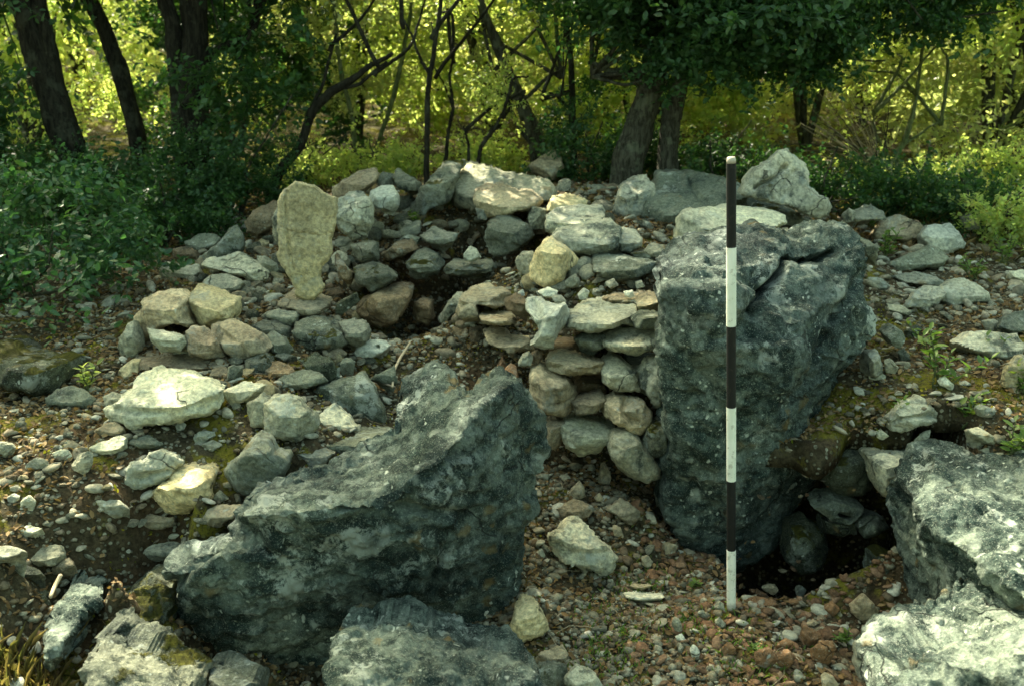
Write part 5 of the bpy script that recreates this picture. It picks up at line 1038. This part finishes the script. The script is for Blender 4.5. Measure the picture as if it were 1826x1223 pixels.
# bright scrub behind: each a bush or small tree of its own
SCR = [(-4.6, 8.4, 'sun', 'yellowish scrub tree far left beyond the leaning trunk'), (-3.4, 7.2, 'sun', 'sunlit scrub seen between the leaning tree and the slim one'), (-2.6, 9.0, 'olv', 'pale scrub tree behind the slim dark tree'),
       (-1.9, 7.0, 'oak', 'dark bushy scrub behind the thick double trunk'), (-1.15, 7.6, 'sun', 'glowing scrub tree behind the thin crooked tree'), (-.65, 9.0, 'olv', 'hazy bright scrub tree straight above the ridge left of centre'),
       (-.1, 7.3, 'sun', 'bright yellow-green bush behind the straight sapling'), (.45, 8.6, 'olv', 'pale grey-green tree behind the slanting trunk'), (.9, 7.0, 'sun', 'sunlit bush between the slanting trunk and the thick oak'),
       (1.5, 8.2, 'sun', 'yellow-green scrub behind the crown of the thick oak'), (2.1, 7.2, 'olv', 'grey-green scrub behind the dead brushwood'), (2.9, 8.4, 'sun', 'bright scrub tree behind the slender green-stemmed shrub'),
       (3.6, 7.2, 'olv', 'soft olive bush at the far right of the clearing'), (4.5, 8.8, 'sun', 'pale scrub tree at the right margin'), (-5.6, 7.0, 'oak', 'dark scrub at the extreme left'), (2.7, 9.6, 'olv', 'distant pale scrub closing the gap above the dead brushwood'), (3.9, 9.9, 'sun', 'distant yellow-green scrub closing the gap at the upper right'),
       (1.3, 9.8, 'olv', 'distant scrub glimpsed under the crown of the thick oak'), (-4.2, 10.0, 'sun', 'distant bright scrub between the two left trunks'), (3.1, 6.5, 'olv', 'near olive scrub right of the slender green-stemmed shrub')]
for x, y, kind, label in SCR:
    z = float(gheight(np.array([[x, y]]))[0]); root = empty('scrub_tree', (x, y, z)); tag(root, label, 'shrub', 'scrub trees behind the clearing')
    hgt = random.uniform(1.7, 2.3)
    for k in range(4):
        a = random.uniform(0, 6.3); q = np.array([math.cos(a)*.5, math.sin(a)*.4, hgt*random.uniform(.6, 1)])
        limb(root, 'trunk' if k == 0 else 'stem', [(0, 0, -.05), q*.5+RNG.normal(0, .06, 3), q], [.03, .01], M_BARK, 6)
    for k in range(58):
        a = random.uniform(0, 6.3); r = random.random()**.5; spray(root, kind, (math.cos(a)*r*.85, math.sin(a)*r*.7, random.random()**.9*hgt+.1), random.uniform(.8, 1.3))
# low shrubs under the trees
LOWS = [(95, 385, 4.6, 'low', 'low dark shrub at the foot of the leaning forked tree'), (230, 390, 4.75, 'low', 'low dark shrub below the slim dark tree'), (330, 385, 4.6, 'low', 'low shrub in front of the thick double trunk'), (430, 370, 4.8, 'low', 'leafy low shrub just left of the standing slab'),
        (20, 330, 4.9, 'low', 'low shrub at the far left edge'), (540, 310, 5.3, 'lows', 'bright low shrub above the standing slab'), (660, 300, 5.5, 'lows', 'sunlit undergrowth behind the slanting tan ridge stone'), (860, 300, 5.6, 'lows', 'sunlit undergrowth behind the longest ridge boulder'),
        (1060, 330, 5.1, 'low', 'small dark shrub left of the thick oak foot'), (1290, 320, 4.9, 'low', 'dark shrub behind the top of the pole'), (1480, 345, 4.6, 'low', 'dark green bush right of the heart-shaped boulder'), (1600, 350, 4.9, 'lows', 'low sunny shrub left of the wooden stake'),
        (1680, 345, 4.9, 'lows', 'low leafy patch in front of the wooden stake'), (1770, 330, 5.2, 'lows', 'pale yellow leafy plant right of the wooden stake'), (1810, 430, 4.2, 'lows', 'yellow-green shrub at the right edge'), (1700, 390, 4.5, 'low', 'dark low shrub behind the pinkish pale block'), (290, 420, 4.3, 'low', 'small leafy shrub behind the left pile')]
for px, py, Y, kind, label in LOWS:
    q = P(px, py, Y); z = float(gheight(np.array([[q[0], q[1]]]))[0]); root = empty('low_shrub', (q[0], q[1], z)); tag(root, label, 'shrub', 'low shrubs at the wood edge')
    big = .32 if kind == 'low' else .24
    for k in range(3): limb(root, 'stem', [(0, 0, -.03), RNG.normal(0, .06, 3)+(0, 0, .1), RNG.normal(0, .13, 3)+(0, 0, .22)], [.008, .003], M_BARK, 5)
    for k in range(22 if kind == 'low' else 14):
        a = random.uniform(0, 6.3); r = random.random()**.5*big; spray(root, kind, (math.cos(a)*r, math.sin(a)*r*.7, .03+random.random()*(.30 if py < 420 and px < 500 else .16)), random.uniform(.55, .85))
# dead brushwood
b = P(1572, 300, 5.0); root = empty('dead_brushwood', tuple(b)); tag(root, 'heap of grey dead brushwood fanning out to the left in the clearing', 'branch')
for k in range(34):
    L = random.uniform(.25, .62); a = random.gauss(2.45, .38); e = np.array([math.cos(a)*L, random.gauss(0, .12), math.sin(a)*L*.75+.02]); limb(root, 'dead_twig', [RNG.normal(0, .02, 3), e*.5+RNG.normal(0, .02, 3), e], [.006 if k < 6 else .003, .0012], M_STRAW if k > 5 else M_BARK, 4)
# far woodland as one mass
n = 105000; x = RNG.uniform(-17, 17, n); y = RNG.uniform(9.5, 18, n); z = gheight(np.c_[np.clip(x, -8, 8), np.clip(y, 0, 12)])+np.maximum(0, y-12)*.28+RNG.random(n)**1.1*2.6*(.75+.35*noise(np.c_[x*.5, y*.5, 0*x], 4))
V = leafset(LEAF, np.c_[x, y, z], RNG.uniform(.05, .12, n), RNG.uniform(0, 6.3, n), RNG.normal(0, .6, n), RNG.normal(0, .8, n)); tag(link('far_woodland', leafmesh('far_woodland', V, n), M_OLV), kind='stuff')
n = 30000; a = RNG.uniform(R(165), R(375), n); rr_ = RNG.uniform(5.5, 9, n); x = rr_*np.cos(a); y = 2.2+rr_*np.sin(a); z = .2+RNG.random(n)*5.5*(.75+.3*noise(np.c_[x*.6, y*.6, 0*x], 14))
V = leafset(LEAF, np.c_[x, y, z], RNG.uniform(.08, .15, n), RNG.uniform(0, 6.3, n), RNG.normal(0, .6, n), RNG.normal(0, .8, n)); tag(link('unseen_shade_woodland', leafmesh('unseen_shade_woodland', V, n), M_OAK), kind='stuff')  # leaf ring behind the camera, added to darken the front faces of the rocks
# the leafy bush at the left: nearest leaves one by one
bc = P(70, 520, 3.45); bz = float(hz(bc[0], bc[1])); bush = empty('leafy_bush', (bc[0], bc[1], bz)); tag(bush, 'leafy green bush with broad leaves spilling in from the left edge', 'bush')
fol = []
for k in range(9):
    e = np.array([random.uniform(-.5, .45), random.uniform(-.25, .25), random.uniform(.12, .45)]); limb(bush, 'stem', [(-.25, .1, -.03), e*.5, e], [.008, .003], M_BARK, 5)
for k in range(60):
    a = random.uniform(0, 6.3); r = random.random()**.5; spray(bush, 'bush', (math.cos(a)*r*.52-.10, math.sin(a)*r*.25+.12, .06+random.random()*.40), random.uniform(.4, .7), 'leafy_stem')
OL = []
for k in range(4):
    rg = np.random.default_rng(500+k); out = [(0, 0), (.10, .05), (.28, .22), (.40, .20), (.52, .33), (.64, .26), (.80, .27), (.92, .13), (1.05, 0)]
    V = [(x_, 0, -.10*x_*x_) for x_, _ in out]+[(x_, y_*rg.uniform(.85, 1.15), .10*y_+.02) for x_, y_ in out[1:-1]]+[(x_, -y_*rg.uniform(.85, 1.15), .10*y_+.02) for x_, y_ in out[1:-1]]
    F = []
    for s_ in (9, 16):
        top = [0]+[s_+i for i in range(7)]+[8]
        for i in range(8):
            f = [i, i+1, top[i+1], top[i]] if s_ == 16 else [i, top[i], top[i+1], i+1]
            F.append(tuple(dict.fromkeys(f)))
    me = bpy.data.meshes.new('leaf'); me.from_pydata(V, [], [f for f in F if len(f) > 2]); me.materials.append(M_BUSH); OL.append(me)
for k in range(290):
    px = random.gauss(75, 95); py = random.gauss(505, 75); Y = random.uniform(3.05, 3.35)
    if px > 275 or py < 330 or py > 650: continue
    q = P(px, py, Y)-np.array(bush.location); o = bpy.data.objects.new('leaf', random.choice(OL)); COL.objects.link(o); o.parent = bush; o.location = q
    s = random.uniform(.020, .040); o.scale = (s, s, s); o.rotation_euler = (random.gauss(.2, .55), random.gauss(.2, .5), random.uniform(0, 6.3))
# herbs on the right
def herb(px, py, label, nst, hgt, ls, name='leafy_plant', mat=M_HERB):
    Y = hit(px, py); q = P(px, py, Y); root = empty(name, tuple(q)); tag(root, label, 'plant')
    me = leafmesh('leaf', leafset(LEAF*(1, .75, 1), np.zeros((1, 3)), np.array([1.]), np.zeros(1), np.zeros(1), np.zeros(1)), 1); me.materials.append(mat)
    for s_ in range(nst):
        top = np.array([random.gauss(0, hgt*.35), random.gauss(0, hgt*.25), hgt*random.uniform(.6, 1.1)]); limb(root, 'stem', [(random.gauss(0, .01), 0, -.01), top*.5, top], [.003, .0015], M_BARKG, 5)
        for k in range(9):
            u = .25+.75*k/8; o = bpy.data.objects.new('leaf', me); COL.objects.link(o); o.parent = root; o.location = top*u; sc = ls*random.uniform(.7, 1.15)*(1.1-.35*u); o.scale = (sc,)*3
            o.rotation_euler = (random.gauss(0, .3), -random.uniform(.1, .8), k*2.4+random.gauss(0, .3))
herb(1672, 690, 'tallest leafy green plant in the middle of the right slope', 5, .16, .045)
herb(1655, 625, 'leafy plant just uphill of the tallest one on the right slope', 3, .10, .035)
herb(1728, 760, 'leafy plant with upright pointed leaves left of the lowest one', 3, .10, .042)
herb(1792, 815, 'lowest leafy plant, growing behind the flat-topped right boulder', 4, .09, .040)
herb(1576, 465, 'green plant beside the top right corner of the tallest boulder', 4, .12, .045)
herb(1548, 410, 'small green plant left of the brown slab on the right', 3, .10, .04)
herb(1735, 500, 'yellowish plant behind the big pale knob', 5, .09, .035)
herb(1790, 470, 'yellowish plant at the right edge above the knobbed stone', 5, .12, .035)
herb(1600, 745, 'small herb in the shade uphill of the faceted stone', 2, .06, .03)
herb(1760, 640, 'small leafy plant under the large pale slab', 3, .08, .035)
herb(1810, 700, 'leafy plant below the bright cream block', 3, .08, .035)
herb(150, 700, 'small plant with yellowing leaves beside the mossy boulder', 3, .08, .035, mat=M_SUN)
herb(1240, 1050, 'tiny green weed left of the pole foot', 2, .03, .022)
herb(1338, 1170, 'tiny green weed on the reddish rubble', 2, .03, .022)
herb(1505, 1150, 'little green weed at the edge of the reddish rubble', 3, .04, .022)
herb(740, 400, 'low green weed patch on the slope below the ridge', 5, .05, .03)
herb(800, 370, 'low green weed patch beneath the longest ridge boulder', 5, .05, .03)
# grass
def blades(name, cx, cy, rx, ry, n, h, mat):
    x = cx+RNG.normal(0, rx, n); y = cy+RNG.normal(0, ry, n); z = gheight(np.c_[x, y]); d = RNG.normal(0, .45, (n, 2)); hh = h*RNG.uniform(.5, 1.1, n); w = .0022
    a = np.stack([x, y, z], -1); m_ = a+np.c_[d*hh[:, None]*.4, hh*.6]; t = a+np.c_[d*hh[:, None], hh*.9]; sd_ = np.c_[-d[:, 1], d[:, 0], 0*hh]; sd_ = sd_/(np.linalg.norm(sd_, axis=1, keepdims=True)+1e-6)*w
    V = np.stack([a-sd_, a+sd_, m_+sd_*.8, t, t, m_-sd_*.8], 1); return tag(link(name, leafmesh(name, V, n), mat), kind='stuff')
q = P(40, 1195, 1.8); blades('dry_grass', q[0], q[1], .06, .05, 260, .07, M_GRASS)
for px, py, Y in ((1780, 370, 4.9), (1700, 345, 5.3), (1826, 345, 5.0), (1640, 340, 5.6)):
    q = P(px, py, Y); blades('dry_grass', q[0], q[1], .4, .35, 1600, .10, M_GRASS)
for px, py in ((1100, 1130), (1150, 1060), (1060, 1190), (1250, 1120), (1350, 1190)):
    Y = hit(px, py); q = P(px, py, Y); blades('short_grass', q[0], q[1], .06, .06, 160, .022, M_HERB)

VV = []; FF = []; ne = 0
for k in range(230):
    x = random.uniform(-2.1, 2.1); y = random.uniform(1.6, 4.4); a = random.uniform(0, 6.3); L = random.uniform(.02, .08); r = random.uniform(.0007, .0018)
    pts_ = [(x+math.cos(a+.3*u)*L*u, y+math.sin(a+.3*u)*L*u, float(hz(x+math.cos(a)*L*u, y+math.sin(a)*L*u))+.006+random.uniform(0, .006)) for u in (-1, -.3, .4, 1)]
    if max(q_[2] for q_ in pts_)-min(q_[2] for q_ in pts_) > .035: continue
    V, F = tube(pts_, [r, r*.5], 4, cap=False); VV.append(V); FF.append(F+ne); ne += len(V)
tag(link('fallen_twigs', mk('fallen_twigs', np.concatenate(VV), np.concatenate(FF)), M_STRAW), kind='stuff')
